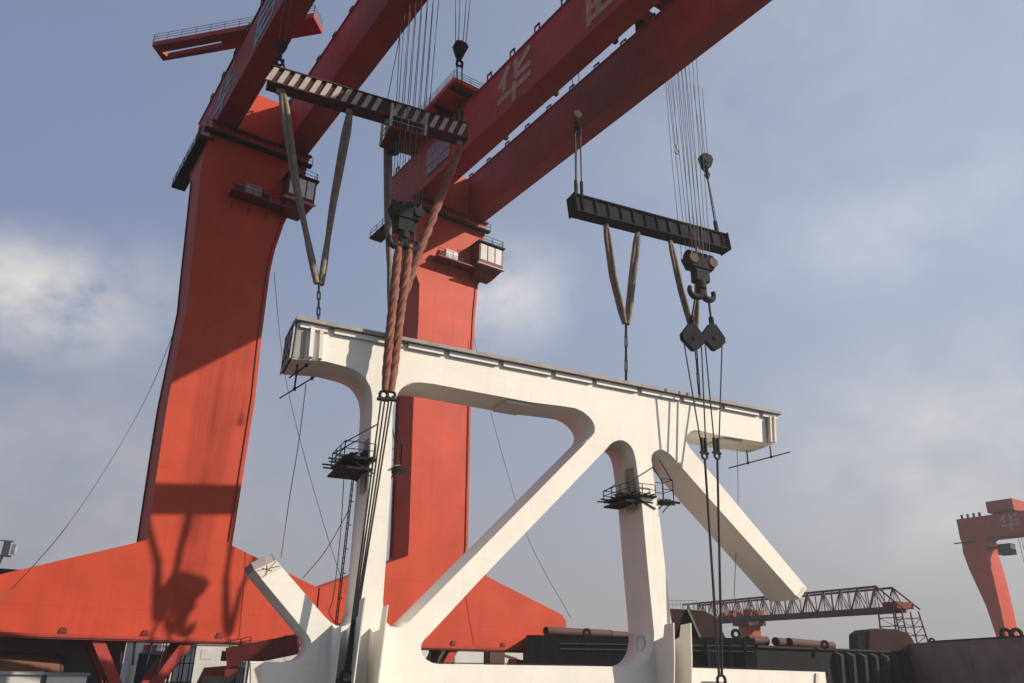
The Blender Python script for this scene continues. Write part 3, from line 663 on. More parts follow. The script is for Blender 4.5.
# sheave hook blocks ---------------------------------------------------------
def main_block(label, px, kind, f=1.0):
    c = pn(*px, NH); root = thing('hook_block', label, 'hook block', c-UPV*4, 'main hook blocks')
    w = 1.35*f
    m = MB(); m.hexa([c-TL*w*0.75-NL*0.5*f-UPV*0.75*f, c+TL*w*0.75-NL*0.5*f-UPV*0.75*f, c+TL*w*0.75+NL*0.5*f-UPV*0.75*f, c-TL*w*0.75+NL*0.5*f-UPV*0.75*f,
                      c-TL*w-NL*0.6*f+UPV*0.15*f, c+TL*w-NL*0.6*f+UPV*0.15*f, c+TL*w+NL*0.6*f+UPV*0.15*f, c-TL*w+NL*0.6*f+UPV*0.15*f])
    hs = m.build('housing', DARK, root)
    for k in range(5):
        m = MB(); m.disc(c+TL*(-1.05+k*0.52)*f+UPV*0.25*f, TL, 0.55*f, 0.22*f, 20); m.build('sheave', DARK, hs)
    for s_ in (-1, 1):
        m = MB(); m.disc(c+TL*0.95*s_*f-NL*0.57*f-UPV*0.1*f, NL, 0.42*f, 0.2, 16); m.build('cheek', BROWN if kind == 'r' else DARK, hs)
    z0 = -0.76*f
    m = MB(); m.obox(c+UPV*(z0-0.55*f), TL*0.62*f, NL*0.4*f, V((0, 0, 0.55*f))); m.tube(c+UPV*(z0-1.1*f), c+UPV*(z0-1.7*f), 0.42*f, 14); m.build('swivel', DARK, root)
    hc = c+UPV*(z0-1.9*f)
    m2 = MB()
    for s_ in (-1, 1):
        pts = []
        for k in range(13):
            a_ = math.radians(-180 + k*17.5)
            pts.append(hc + TL*s_*(0.62+0.55*math.cos(a_))*f + UPV*(-0.05+0.55*math.sin(a_))*f)
        m2.path(pts, 0.2, 9, radii=[(0.32-0.012*k)*f for k in range(13)])
    m2.obox(hc, TL*0.3*f, NL*0.26*f, V((0, 0, 0.45*f))); m2.build('ramshorn_hook', DARK, root)
    if kind == 'l':
        for s_ in (-1, 1):
            m = MB(); m.bar(c+TL*s_*0.85*f-UPV*0.7*f, c+TL*s_*0.85*f-UPV*2.5*f, 0.16, 0.3); m.build('link_plate', DARK, root)
    return root, c
blkL, cL = main_block('dark main hook block in front of the middle crane leg', (406, 212), 'l', 1.15)
blkR, cR = main_block('rusty main hook block with twin hook under the black beam', (699, 262), 'r', 1.35)
# ropes ---------------------------------------------------------------------
def rope(label, pts, r, material, group, name='hoist_rope', cat='wire rope'):
    m = MB(); m.path(pts, r, 6); return tag(m.build(name, material), label, cat, group)
for k in range(12):
    x = -1.25+2.5*(k % 6)/5; dn_ = (-0.45 if k < 6 else 0.45)
    p = cL + TL*x + NL*dn_ + UPV*0.3
    rope('thin wire rope in the bundle reeved down to the left main hook block', [p, atz(p + TL*(x*0.25) + NL*(dn_*1.5), ZT+0.7)], 0.036, ROPE, 'ropes of the left main hook block')
for k in range(12):
    x = -1.2+2.4*(k % 6)/5; dn_ = (-0.45 if k < 6 else 0.45)
    p = cR + TL*x + NL*dn_ + UPV*0.3
    rope('thin wire rope in the bundle reeved down to the rusty twin hook block', [p, atz(p + TL*(x*0.3) + NL*(dn_*1.5), ZT+0.7)], 0.036, ROPE, 'ropes of the right main hook block')
# small hook blocks carrying the beam ends
def small_block(label, px, n, pale=False, f=1.0):
    c = pn(*px, n); root = thing('hook_block', label, 'hook block', c-UPV*1.4, 'small hook blocks at the beam ends')
    m = MB(); prof = [(-0.75, 0.45), (-0.55, 0.85), (0.0, 1.0), (0.6, 0.85), (0.85, 0.4), (0.45, -0.7), (0.1, -1.05), (-0.3, -0.95)]
    m.prism([[c + (TL*x + UPV*z - NL*0.42)*f for x, z in prof]], NL*0.84*f); hs = m.build('housing', RUST if pale else DARK, root)
    for s_ in (-0.5, 0.0, 0.5):
        m = MB(); m.disc(c + (NL*s_*0.9 + UPV*0.25)*f, NL, 0.62*f, 0.12, 18); m.build('sheave', DARK if not pale else PALE, hs)
    m = MB(); m.tube(c-UPV*0.8*f, c-UPV*1.5, 0.24, 10); pts = [c-UPV*1.5 + TL*(0.38*math.cos(math.radians(a_)))+UPV*(0.38*math.sin(math.radians(a_))-0.35) for a_ in range(90, -181, -25)]
    m.path(pts, 0.13, 8); m.build('hook', DARK, root)
    return c
def pend(label, a, b, r=0.075, group='pendant links at the beam ends'):
    a, b = V(a), V(b)
    root = thing('pendant_rope', label, 'pendant', b, group)
    m = MB(); m.tube(a, b, r, 7); m.build('rope', ROPED, root)
    m = MB(); m.tube(b, b.lerp(a, 0.22), r*2.1, 8); m.build('socket', DARK, root)
    m = MB(); m.tube(a, a.lerp(b, 0.10), r*1.9, 8); m.build('socket', DARK, root)
hb = small_block('black hook block high over the right end of the striped beam', (460, 50), NB)
for k, dx in enumerate((-0.55, -0.2, 0.3, 0.6)):
    rope('thin wire rope above the black hook block over the striped beam', [hb+TL*dx+UPV*0.6, atz(hb+TL*(dx*1.7), ZT+0.7)], 0.045, ROPE, 'ropes of the hook block over the striped beam')
for s_, w_ in ((-0.28, 'left'), (0.28, 'right')):
    pend('dark pendant rope on the %s under the black hook block over the striped beam' % w_, hb+TL*s_-UPV*1.5, B-e1*0.75+TL*s_+u1*0.95)
ha = small_block('small hook block at the left end of the striped beam', (281, 47), NB, f=0.7)
for dx in (-0.3, 0.3):
    rope('thin wire rope above the small hook block at the left of the striped beam', [ha+TL*dx+UPV*0.6, atz(ha+TL*dx, ZB-0.3)], 0.045, ROPE, 'ropes of the small hook block at left')
for s_, w_ in ((-0.3, 'left'), (0.3, 'right')):
    pend('short dark pendant rope, %s of a pair, below the small hook block at left' % w_, ha+TL*s_-UPV*1.5, A+e1*1.3+TL*s_+u1*0.95, 0.11)
hc_ = small_block('pale hook block in front of the dark girder above the black beam', (576.5, 117), A2.dot(NL), pale=True, f=0.75)
for dx in (-0.4, 0.4):
    rope('thin wire rope above the pale hook block in front of the dark girder', [hc_+TL*dx+UPV*0.6, atz(hc_+TL*dx*1.2, ZT+0.5)], 0.045, ROPE, 'ropes of the pale hook block under the girder')
for s_, nn, w_ in ((-0.38, -0.3, 'left'), (0.05, 0.3, 'middle'), (0.42, -0.3, 'right')):
    pend('dark pendant rope, %s of three, at the left end of the black beam' % w_, hc_+TL*s_*0.8-UPV*1.5+NL*nn*0.5, A2+e2*0.75+TL*s_*0.9+NL*nn+u2*1.0, 0.085)
hd_ = small_block('grey hook block above the right end of the black beam', (705.5, 162), B2.dot(NL), f=1.1)
for dx in (-0.5, 0.0, 0.45):
    rope('thin wire rope above the grey hook block at the right of the black beam', [hd_+TL*dx+UPV*0.6, atz(hd_+TL*dx*1.5, ZT+0.5)], 0.04, ROPE, 'ropes of the hook block at the right of the black beam')
pend('dark pendant rope with a thick socket on the right end of the black beam', hd_-UPV*1.6, B2-e2*0.95+u2*1.0, 0.10)
pend('thin dark pendant rope beside the thick one on the right end of the black beam', hd_-UPV*1.6+TL*0.12, B2-e2*0.6+u2*1.0, 0.05)
# auxiliary hook hanging from the middle crane
ax_ = pn(676.5, 146, NB-1)
for k, dx in enumerate((-0.16, 0.16)):
    rope('thin rope of the little empty hook left of the right rope bundle', [ax_+TL*dx, atz(ax_+TL*dx*2, ZT+0.5)], 0.03, ROPE, 'ropes of the little empty hook')
ro = thing('hook', 'little empty hook hanging left of the right rope bundle', 'hook', ax_-UPV*0.9)
m = MB(); m.tube(ax_+UPV*0.1, ax_-UPV*0.5, 0.12, 8); m.build('swivel', GREYM, ro)
m = MB(); m.torus(ax_-UPV*0.85, NL, 0.28, 0.09, n=16); m.build('hook_bend', GREYM, ro)
rope('single slack rope falling left of the right rope bundle behind the black beam', [pn(665, 75, NB+1.2), pn(672, 160, NB+1.2), pn(682, 262, NB+1.2)], 0.035, ROPE, None)
for k, (a, b) in enumerate((((401, 30), (387.5, 99)), ((400, 36), (396.5, 102)))):
    rope('%s thin rope slanting down to the striped beam left of the rope bundle' % ('left' if k == 0 else 'right'), [pn(*a, NB+0.5), pn(*b, NB+0.5)], 0.04, ROPE, None)
# hanging inspection cage
cc = pn(402.5, 141, 61.0)
cg = thing('hanging_cage', 'small red floored cage with pale railings hanging below the striped beam', 'inspection cage', cc)
m = MB(); m.obox(cc, TL*1.75, NL*1.75, V((0, 0, 0.12))); m.build('deck', REDD, cg)
m = MB(); q = [cc+TL*a*1.7+NL*b*1.7+UPV*0.12 for a, b in ((-1, -1), (1, -1), (1, 1), (-1, 1), (-1, -1))]
railing(m, q, 1.2, 1.2, 0.05); m.build('railing', PALE, cg)
for a, b in ((-1, -1), (1, -1), (1, 1), (-1, 1)):
    p = cc+TL*a*1.7+NL*b*1.7; m = MB(); m.bar(p, p+UPV*2.6, 0.22, 0.22); m.build('post', PALE, cg)
m = MB(); p = cc-TL*0.5-UPV*0.13; m.tube(p, p-UPV*0.9, 0.35, 12); m.tube(p-UPV*0.9-TL*0.25, p-UPV*1.5-TL*0.3, 0.75, 16, 0.5); m.build('cable_drum', DARK, cg)
m = MB(); m.obox(cc+UPV*2.4, TL*1.6, NL*0.15, V((0, 0, 0.12))); m.tube(cc+UPV*2.4-TL*1.2, pn(395, 118, NB-0.9), 0.06, 6); m.tube(cc+UPV*2.4+TL*1.2, pn(412, 123, NB-0.9), 0.06, 6); m.build('hanger', DARK, cg)
# twin triangular sheave blocks under the right main hook
tri = []
for k, (px, py, lab) in enumerate(((692.5, 338, 'left of the two black triangular blocks under the rusty twin hook'), (713, 338, 'right of the two black triangular blocks under the rusty twin hook'))):
    c = pn(px, py, NH-0.2+0.25*k); tri.append(c)
    root = thing('sheave_block', lab, 'sheave block', c-UPV*1.5, 'triangular blocks')
    prof = [(-0.35, 1.55), (0.35, 1.55), (1.42, 0.2), (1.36, -0.4), (0.2, -1.4), (-0.2, -1.4), (-1.36, -0.4), (-1.42, 0.2)]
    for s_ in (-1, 1):
        m = MB(); m.prism([[c + TL*x + UPV*z + NL*(0.22*s_-0.05) for x, z in prof]], NL*0.10); m.build('cheek_plate', BLACKP, root)
    m = MB(); m.disc(c-UPV*0.1, NL, 1.2, 0.28, 26); m.build('sheave', DARK, root)
    m = MB(); m.disc(c-UPV*0.1, NL, 0.22, 0.75, 14); m.torus(c+UPV*1.8, TL, 0.28, 0.10, n=16); m.build('pin', BLACKP, root)
    hk = cR + UPV*(-0.76-2.4)*1.35 + TL*(0.62*1.35*(-1 if k == 0 else 1))
    pend('dark %s strop between the twin hook and its triangular block' % ('left' if k == 0 else 'right'), hk, c+UPV*1.75, 0.13, 'strops under the twin hook')
# ropes from the blocks down to the two links and on to the lower lug
lk = [pn(704.5, 455, 59.0), pn(717, 455, 59.0)]
def wire(label, a, b, r, group, n_sock=True):
    return rope(label, [a, b], r, ROPED, group, 'wire_sling', 'wire sling')
wire('outermost left wire sling leg below the triangular blocks', tri[0]-TL*1.2, lk[0]-TL*0.2, 0.075, 'wire sling legs below the triangular blocks')
wire('inner left wire sling leg below the triangular blocks', tri[0]+TL*1.1, lk[0]+TL*0.2, 0.075, 'wire sling legs below the triangular blocks')
wire('inner right wire sling leg below the triangular blocks', tri[1]-TL*1.1, lk[1]-TL*0.2, 0.075, 'wire sling legs below the triangular blocks')
wire('outermost right wire sling leg below the triangular blocks', tri[1]+TL*1.2, lk[1]+TL*0.2, 0.075, 'wire sling legs below the triangular blocks')
for k, q in enumerate(lk):
    root = thing('shackle', '%s of two dark shackles in front of the right diagonal top' % ('left' if k == 0 else 'right'), 'shackle', q-UPV*0.5, 'shackles below the wire sling legs')
    for s_ in (-0.2, 0.2):
        m = MB(); m.tube(q+TL*s_+UPV*0.3, q+TL*s_*1.1+UPV*1.7, 0.16, 8); m.build('socket', DARK, root)
    m = MB(); m.torus(q-UPV*0.1, NL, 0.30, 0.11, n=18); m.tube(q-TL*0.5+UPV*0.2, q+TL*0.5+UPV*0.2, 0.13, 8); m.build('bow', DARK, root)
lug = pn(721, 676, 58.8)
wire('left wire sling running down to the lower lug at right', lk[0]-UPV*0.4, lug-TL*0.2, 0.12, 'long wire slings to the right lower lug')
wire('right wire sling running down to the lower lug at right', lk[1]-UPV*0.4, lug+TL*0.1, 0.12, 'long wire slings to the right lower lug')
def lug_shackle(label, q):
    root = thing('shackle', label, 'shackle', q-UPV*1.2, 'shackles at the lower lugs')
    m = MB(); m.torus(q-UPV*0.35, NL, 0.42, 0.13, n=20); m.build('bow', DARK, root)
    m = MB(); m.tube(q-UPV*0.75-TL*0.65, q-UPV*0.75+TL*0.65, 0.22, 10); m.build('pin', DARK, root)
    m = MB(); m.obox(q-UPV*1.0+NL*1.9, TL*0.22, NL*1.9, V((0, 0, 0.55))); m.build('lug', GREYSTREAK, root)
lug_shackle('dark shackle at the foot of the right wire slings on the lower chord', lug)
lug2 = pn(347, 672, 58.8)
lug_shackle('dark shackle at the foot of the left wire slings before the column foot', lug2)
for k, (x, y) in enumerate(((381.5, 397), (385, 399), (389, 399), (392.5, 396))):
    q = pn(x, y, NH-0.3)
    wire('%s of the four wire slings running down from the orange slings' % ('leftmost', 'second from left', 'third from left', 'rightmost')[k], q, lug2+TL*(-0.12+0.08*k)+UPV*0.1, 0.07, 'wire slings below the orange slings')
for k, (x, y) in enumerate(((383.5, 396), (391, 396))):
    q = pn(x, y, NH-0.3); root = thing('shackle', '%s dark shackle at the lower tip of the orange slings' % ('left' if k == 0 else 'right'), 'shackle', q-UPV*0.5, 'shackles below the orange slings')
    m = MB(); m.torus(q+UPV*0.1, NL, 0.32, 0.13, n=18); m.build('bow', DARK, root)
    m = MB(); m.tube(q-UPV*0.3-TL*0.5, q-UPV*0.3+TL*0.5, 0.16, 9); m.build('pin', DARK, root)
# tag lines ----------------------------------------------------------------
def tagline(label, pts, r=0.035):
    # smooth the traced polyline
    P = [V(p) for p in pts]; Q = []
    for i in range(len(P)-1):
        p0, p1, p2, p3 = P[max(i-1, 0)], P[i], P[i+1], P[min(i+2, len(P)-1)]
        for k in range(6):
            t = k/6; Q.append(0.5*((2*p1)+(p2-p0)*t+(2*p0-5*p1+4*p2-p3)*t*t+(3*p1-p0-3*p2+p3)*t**3))
    Q.append(P[-1])
    return rope(label, Q, r, ROPE, 'slack guy and tag lines', 'tag_line', 'tag line')
tagline('long slack line from the left crane leg down to the left edge', [pv(176, 326, 87.6), pv(150, 390, 85), pv(110, 462, 82), pv(60, 535, 79), pv(0, 601, 76)])
tagline('slack line from the left crane leg crossing behind the left column', [pv(274, 272, 87.5), pv(283, 362, 86), pv(298, 432, 84), pv(324, 525, 82), pv(346, 592, 80)])
tagline('line from the left chord end down to the stub of the white frame', [pn(306, 384, 66), pn(299, 440, 65.5), pn(290, 495, 65), pn(281, 558, 64)])
tagline('dangling line below the left scaffold platform reaching the stub', [pn(344, 476, 65), pn(340, 540, 65), pn(333, 598, 65), pn(329, 612, 65), pn(338, 627, 65)])
tagline('short oblique line left of the column foot behind the white stub', [pn(349, 510, 66), pn(326, 550, 66.5), pn(303, 578, 67)])
tagline('slack line from the middle crane leg down behind the long diagonal', [pv(473.5, 336, 87.5), pv(489, 405, 86), pv(509, 478, 84), pv(531, 545, 82), pv(571, 618, 80)])
tagline('thin line hanging plumb under the right chord end', [pn(737, 450, 64), pn(738, 500, 64), pn(734, 598, 64)])
# ---------------------------------------------------------------- barges, pipes and plates behind the frame
DB = 100.0
bz = pd(640, 636.5, DB).z
a, b = pd(527, 637, DB), pd(755, 639, DB)
bg = thing('barge', 'black hulled barge with a stepped top right behind the white frame', 'barge', ((a.x+b.x)/2, (a.y+b.y)/2, GROUND))
lowz = pd(780, 645.6, DB).z
cR2 = pd(930, 652.4, DB*1.0); cR2 = pz(930, 652.4, lowz)
m = MB(); m.prism([[atz(a, GROUND), atz(b, GROUND), atz(b, bz), atz(a, bz)]], HEAD*26); m.build('hull', HULL, bg)
sx = SIDE
m = MB(); b_ = b+sx*0.01
m.prism([[atz(b_, GROUND), atz(cR2, GROUND), atz(cR2, lowz), atz(b_, lowz)]], HEAD*22); hl = m.build('hull', HULL, bg)
dd = (cR2-b_); dd.z = 0; dl = dd.length; de = dd.normalized(); dn = V((de.y, -de.x, 0));
if dn.dot(HEAD) > 0: dn = -dn
m = MB(); m.obox(atz((b_+cR2)/2, lowz-0.12)+dn*0.16, de*dl/2, dn*0.15, V((0, 0, 0.13))); m.build('rubbing_strake', DARK, bg)
for k in range(9):
    q = b_ + de*(dl*(0.40+0.067*k)); q = atz(q, 0)+dn*0.2
    if dl*(0.40+0.067*k) > dl-0.5: continue
    m = MB(); m.hexa([atz(q-de*0.3+dn*0.25, GROUND), atz(q+de*0.3+dn*0.25, GROUND), atz(q+de*0.3, GROUND), atz(q-de*0.3, GROUND), atz(q-de*0.3+dn*0.9, lowz-0.9), atz(q+de*0.3+dn*0.9, lowz-0.9), atz(q+de*0.3, lowz-0.4), atz(q-de*0.3, lowz-0.4)]); m.build('rib', RIB, bg)
for zz in (bz-0.9, bz-1.5):
    m = MB(); m.bar(atz(a, zz)-HEAD*0.06+SIDE*4, atz(b, zz)-HEAD*0.06-SIDE*0.3, 0.06, 0.05); m.build('pipe_run', GREYM, bg)
for x in (640, 664, 690, 708, 730, 745):
    p = pd(x, 650, DB-0.15); m = MB(); m.obox(atz(p, bz-2.4), SIDE*0.12, HEAD*0.13, V((0, 0, 1.9))); m.build('rib', RIB if x in (690, 708) else HULL, bg)
def ring(px, y, d, z, R=0.36):
    p = atz(pd(px, y, d), z); m = MB(); m.torus(p+UPV*(R+0.02), HEAD, R, 0.2, n=18); m.obox(p+UPV*0.1, SIDE*0.4, HEAD*0.25, V((0, 0, 0.1))); m.build('mooring_eye', DARK, bg)
ring(587, 633, DB+1, bz); ring(736, 634, DB+1, bz, 0.45); ring(825, 646, DB+6, lowz); ring(921, 650, DB+19, lowz)
# pipes lying on the deck
def deck_pipe(label, a, b, z, r, material):
    pa, pb = atz(a, z+r+0.01), atz(b, z+r+0.01); root = thing('steel_pipe', label, 'pipe', (pa+pb)/2-UPV*r, 'steel pipes on the black barge')
    m = MB(); m.tube(pa, pb, r, 18); m.build('barrel', material, root)
    dx = (pb-pa).normalized()
    for q, s_ in ((pa, -1), (pb, 1)):
        m = MB(); m.torus(q+dx*s_*0.02, dx, r*0.92, r*0.14, n=20); m.build('flange', DARK, root)
        m = MB(); m.disc(q+dx*s_*0.03, dx, r*0.78, 0.03, 18); m.build('bore', DARK, root)
deck_pipe('brown pipe at the left corner of the black barge deck', pd(546, 633, DB+1.2), pd(610, 637, DB+7), bz, 0.50, BROWN)
deck_pipe('shorter rusty pipe beside the left corner of the barge deck', pd(556, 632, DB+4), pd(640, 636, DB+14), bz, 0.52, BROWN)
deck_pipe('short brown pipe at the step of the black barge', pd(748, 641, DB+1.5), pd(766, 641, DB+3), lowz+0.0, 0.55, BROWN)
deck_pipe('front brown pipe of the pair right of the barge step', pd(776, 643, DB+2), pd(815, 646, DB+12), lowz, 0.50, BROWN)
deck_pipe('rear brown pipe of the pair right of the barge step', pd(789, 642, DB+3.5), pd(832, 646, DB+15), lowz, 0.50, BROWN)
# brown folded plate section on deck
ps = thing('plate_section', 'brown leaning steel plate section standing behind the short column foot', 'steel section', pd(700, 638, DB+2))
def dpoly(pts, d): return [pd(x, y, d) for x, y in pts]
q = dpoly([(688.3, 609.3), (704, 611), (717, 618), (726, 639), (701, 638.5)], DB+2); m = MB(); m.prism([q], HEAD*0.25); m.build('front_plate', BROWN, ps)
q = dpoly([(668, 608.5), (687.5, 609.5), (676, 640), (668, 640)], DB+6); m = MB(); m.prism([q], HEAD*0.25); m.build('rear_plate', BROWN, ps)
q0_, q1_ = dpoly([(687, 609.4), (699.8, 638.6)], DB+2.02), dpoly([(687.5, 609.6), (676, 640)], DB+5.9)
m = MB(); m.prism([[q0_[0], q0_[1], q1_[1]]], V((-0.05, 0.3, 0))); m.build('side_plate', DARK, ps)
q = dpoly([(687.2, 609.2), (689, 609.2), (702, 638.5), (700, 638.5)], DB+1.9); m = MB(); m.prism([q], HEAD*0.09); m.build('edge_flange', GREYSTREAK, ps)
m = MB(); railing(m, [pd(669, 608.5, DB+7), pd(697, 608.5, DB+7)], 1.0, 0.5, 0.03); m.build('railing', GREYM, ps)
# brown rounded block at the right end of deck
rb = thing('plate_section', 'brown round topped steel section near the right end of the barge', 'steel section', pz(885, 650, lowz))
dR = pz(885, 650.3, lowz).dot(HEAD)+1.5
q = dpoly([(858, 651), (857.5, 634), (863, 629.6), (869, 629.5), (869, 651)], dR+0.1); m = MB(); m.prism([q], HEAD*3); m.build('side_plate', DARK, rb)
q = dpoly([(869.2, 651), (869.2, 629.4), (874, 628.5), (896, 629.2), (908, 633), (913, 640), (917, 651)], dR); m = MB(); m.prism([q], HEAD*3.4); m.build('front_plate', BROWN, rb)
# grey brown hull at right
zr = pd(929, 642, 108).z
h0, h1 = pd(929, 642, 108), pz(1060, 634.5, zr)
hr = thing('barge', 'grey brown high sided hull at the right edge', 'barge', atz((h0+h1)/2, GROUND))
h0b = atz(h0 + SIDE*0.9, zr-4.0)
m = MB(); bk = HEAD*22 + SIDE*3
m.hexa([atz(h0+SIDE*1.6, GROUND), atz(h1, GROUND), atz(h1, GROUND)+bk, atz(h0+SIDE*1.6, GROUND)+bk, h0, atz(h1, zr), atz(h1, zr)+bk, h0+bk]); m.build('hull', HULL2, hr)
hd2 = (h1-h0); hd2.z = 0; hl2 = hd2.length; he = hd2.normalized(); hn = V((he.y, -he.x, 0)); hn = -hn if hn.dot(HEAD) > 0 else hn
m = MB(); m.bar(atz(h0, zr+0.05), atz(h1, zr+0.05), 0.3, 0.14); m.build('gunwale', DARK, hr)
m = MB(); q = atz(h0+he*4.2, GROUND+2.0)+hn*0.4
m.tube(q-he*2.6, q+he*2.0, 1.9, 20, 1.4); m.build('fender', BLACKP, hr)
for x in (1010, 1021):
    p = pz(x, 638, zr)+HEAD*0.6; m = MB(); m.torus(atz(p, zr+0.42), HEAD, 0.52, 0.22, n=20); m.build('mooring_eye', DARK, hr)
p = pz(936, 642, zr)+HEAD*1; m = MB(); m.torus(atz(p, zr+0.15), HEAD, 0.3, 0.14, n=14); m.build('mooring_eye', DARK, hr)
# ---------------------------------------------------------------- far lattice gantry
zt = 11.0
P0, P1 = pz(684, 622.5, zt), pz(889, 609.2, zt)
lg = thing('lattice_gantry', 'long dark red lattice girder gantry far behind the black barge', 'lattice gantry', atz(P1, GROUND))
dx = (P1-P0); Lx = dx.length; ex = dx.normalized(); nx = V((-ex.y, ex.x, 0)); hh = 4.2; wd = 4.6
m = MB()
for s_ in (0, wd): m.bar(P0+nx*s_, P1+nx*s_, 0.55, 0.9)
m.build('bottom_chord', LATT, lg)
m = MB()
for s_ in (0, wd): m.bar(P0+nx*s_+UPV*hh, P1+nx*s_+UPV*hh-ex*2.0, 0.32, 0.4)
m.build('top_chord', LATT, lg)
nb = 14
for s_ in (0, wd):
    for k in range(nb):
        pa = P0+nx*s_+ex*(Lx*k/nb); pb = P0+nx*s_+ex*(Lx*(k+1)/nb); pm = (pa+pb)/2
        m = MB(); m.bar(pa, pm+UPV*hh, 0.16, 0.16); m.bar(pm+UPV*hh, pb, 0.16, 0.16)
        m.bar(pa, pa+UPV*hh, 0.14, 0.14); m.bar(pm, pm+UPV*hh, 0.10, 0.10); m.bar((pa+pm)/2, pm+UPV*hh, 0.09, 0.09); m.bar((pb+pm)/2, pm+UPV*hh, 0.09, 0.09)
        m.build('web_panel', LATT, lg)
m = MB()
for k in range(nb+1): q = P0+ex*(Lx*k/nb); m.bar(q, q+nx*wd, 0.14, 0.14)
m.build('floor_tie', LATT, lg)
m = MB()
for s_ in (0, wd):
    m.bar(P1+nx*s_+UPV*hh-ex*2, P1+nx*s_+ex*3.0, 0.25, 0.25); m.bar(P1+nx*s_+UPV*hh-ex*2, P1+nx*s_, 0.16, 0.16)
m.build('end_frame', LATT, lg)
for s_, spread in ((0, -1.2), (wd, 1.2)):
    for t0_, t1_ in ((-2.4, -2.4), (0.9, 0.9), (2.6, 4.6)):
        m = MB(); m.bar(P1+nx*s_+ex*t0_-UPV*0.3, atz(P1+nx*(s_+spread)+ex*t1_, GROUND), 0.22, 0.22); m.build('leg_post', LATT, lg)
    m = MB(); zk = zt-1.5; k = 0
    while zk > GROUND+1:
        fr = (zt-zk)/(zt-GROUND); q = P1+nx*(s_+spread*fr); r_ = ex*(2.6+2.0*fr)
        m.bar(atz(q-ex*2.4, zk), atz(q+r_, zk), 0.14, 0.16)
        z2 = zk-1.5
        m.bar(atz(q-ex*2.4, zk), atz(q+ex*0.9, z2), 0.09, 0.09); m.bar(atz(q+r_, zk), atz(q+ex*0.9, z2), 0.09, 0.09)
        zk -= 1.5
    m.build('leg_lacing', LATT, lg)
m = MB(); q = P1+ex*0.3; m.obox(q+nx*wd/2+UPV*0.7, ex*1.5, nx*wd/2, V((0, 0, 0.6))); m.build('drive_unit', REDD, lg)
tp = pz(735, 619, zt); tt = (tp-P0).dot(ex)
for k in range(5):
    q = P0+ex*(tt-6+k*2.6)+nx*wd*0.5+UPV*0.4; m = MB(); m.obox(q+UPV*(0.7+0.2*(k % 2)), ex*0.8, nx*0.9, V((0, 0, 0.6+0.2*(k % 2)))); m.build('drive_box', ORANGE, lg)
q = P0+ex*(Lx*0.34)+nx*wd/2
m = MB(); m.obox(atz(q, zt-1.0), ex*2.6, nx*2.6, V((0, 0, 0.5))); m.build('pier_cap', LATT, lg)
m = MB(); m.hexa([atz(q-ex*1.0-nx*1.8, GROUND), atz(q+ex*1.0-nx*1.8, GROUND), atz(q+ex*1.0+nx*1.8, GROUND), atz(q-ex*1.0+nx*1.8, GROUND), atz(q-ex*1.6-nx*1.8, zt-1.51), atz(q+ex*1.6-nx*1.8, zt-1.51), atz(q+ex*1.6+nx*1.8, zt-1.51), atz(q-ex*1.6+nx*1.8, zt-1.51)]); m.build('pier', ORANGE, lg)
# ---------------------------------------------------------------- yard clutter under the sill beams
def building(name, label, u0, u1, v0, v1, z1, material, roof_m, win=0, ribs=False, cat='building', group=None, rise=0.0):
    root = thing(name, label, cat, ((u0+u1)/2, (v0+v1)/2, GROUND), group)
    m = MB(); m.box((u0, v0, GROUND), (u1, v1, z1)); wl = m.build('wall', material, root)
    m = MB()
    if rise > 0:
        uc = (u0+u1)/2; m.prism([[V((u0-0.3, v0-0.3, z1+0.004)), V((u1+0.3, v0-0.3, z1+0.004)), V((uc, v0-0.3, z1+rise))]], (0, v1-v0+0.6, 0))
    else: m.box((u0-0.2, v0-0.2, z1+0.004), (u1+0.2, v1+0.2, z1+0.22))
    m.build('roof', roof_m, root)
    if ribs:
        m = MB(); k = u0+0.2
        while k < u1-0.2: m.box((k, v0-0.08, GROUND+0.1), (k+0.18, v0-0.004, z1-0.05)); k += 0.55
        m.build('cladding_rib', material, root)
    for k in range(win):
        w = (u1-u0)/win; a_ = u0+w*(k+0.25)
        m = MB(); m.box((a_, v0-0.06, z1-2.0), (a_+w*0.5, v0-0.005, z1-0.6)); f_ = m.build('window', ORANGE if group else GLASS, root)
    return root
x0 = pv(-30, 660, 96).x; x1 = pv(123, 660, 96).x
building('shed', 'grey ribbed steel shed behind the left crane foot', x0, x1, 96, 125, 4.4, SHED, GREYM, ribs=True, rise=2.0)
building('warehouse', 'long pale warehouse far behind the crane feet', 40, 215, 190, 215, 4.2, BUILD, GREYM, win=14)
a = pv(47, 678, 84).x; b = pv(87, 678, 84).x
building('site_cabin', 'white site cabin with little windows under the left crane beam', a, b, 84, 87, pv(60, 675.5, 84).z, WHITE, GREYM, win=4, group='site cabins', cat='site cabin')
a = pv(-6, 678, 83).x; b = pv(41, 678, 83).x
building('site_cabin', 'pale bluish site cabin at the lower left corner', a, b, 83, 86, pv(20, 674.5, 83).z, BUILD, BUILD, win=0, group='site cabins', cat='site cabin')
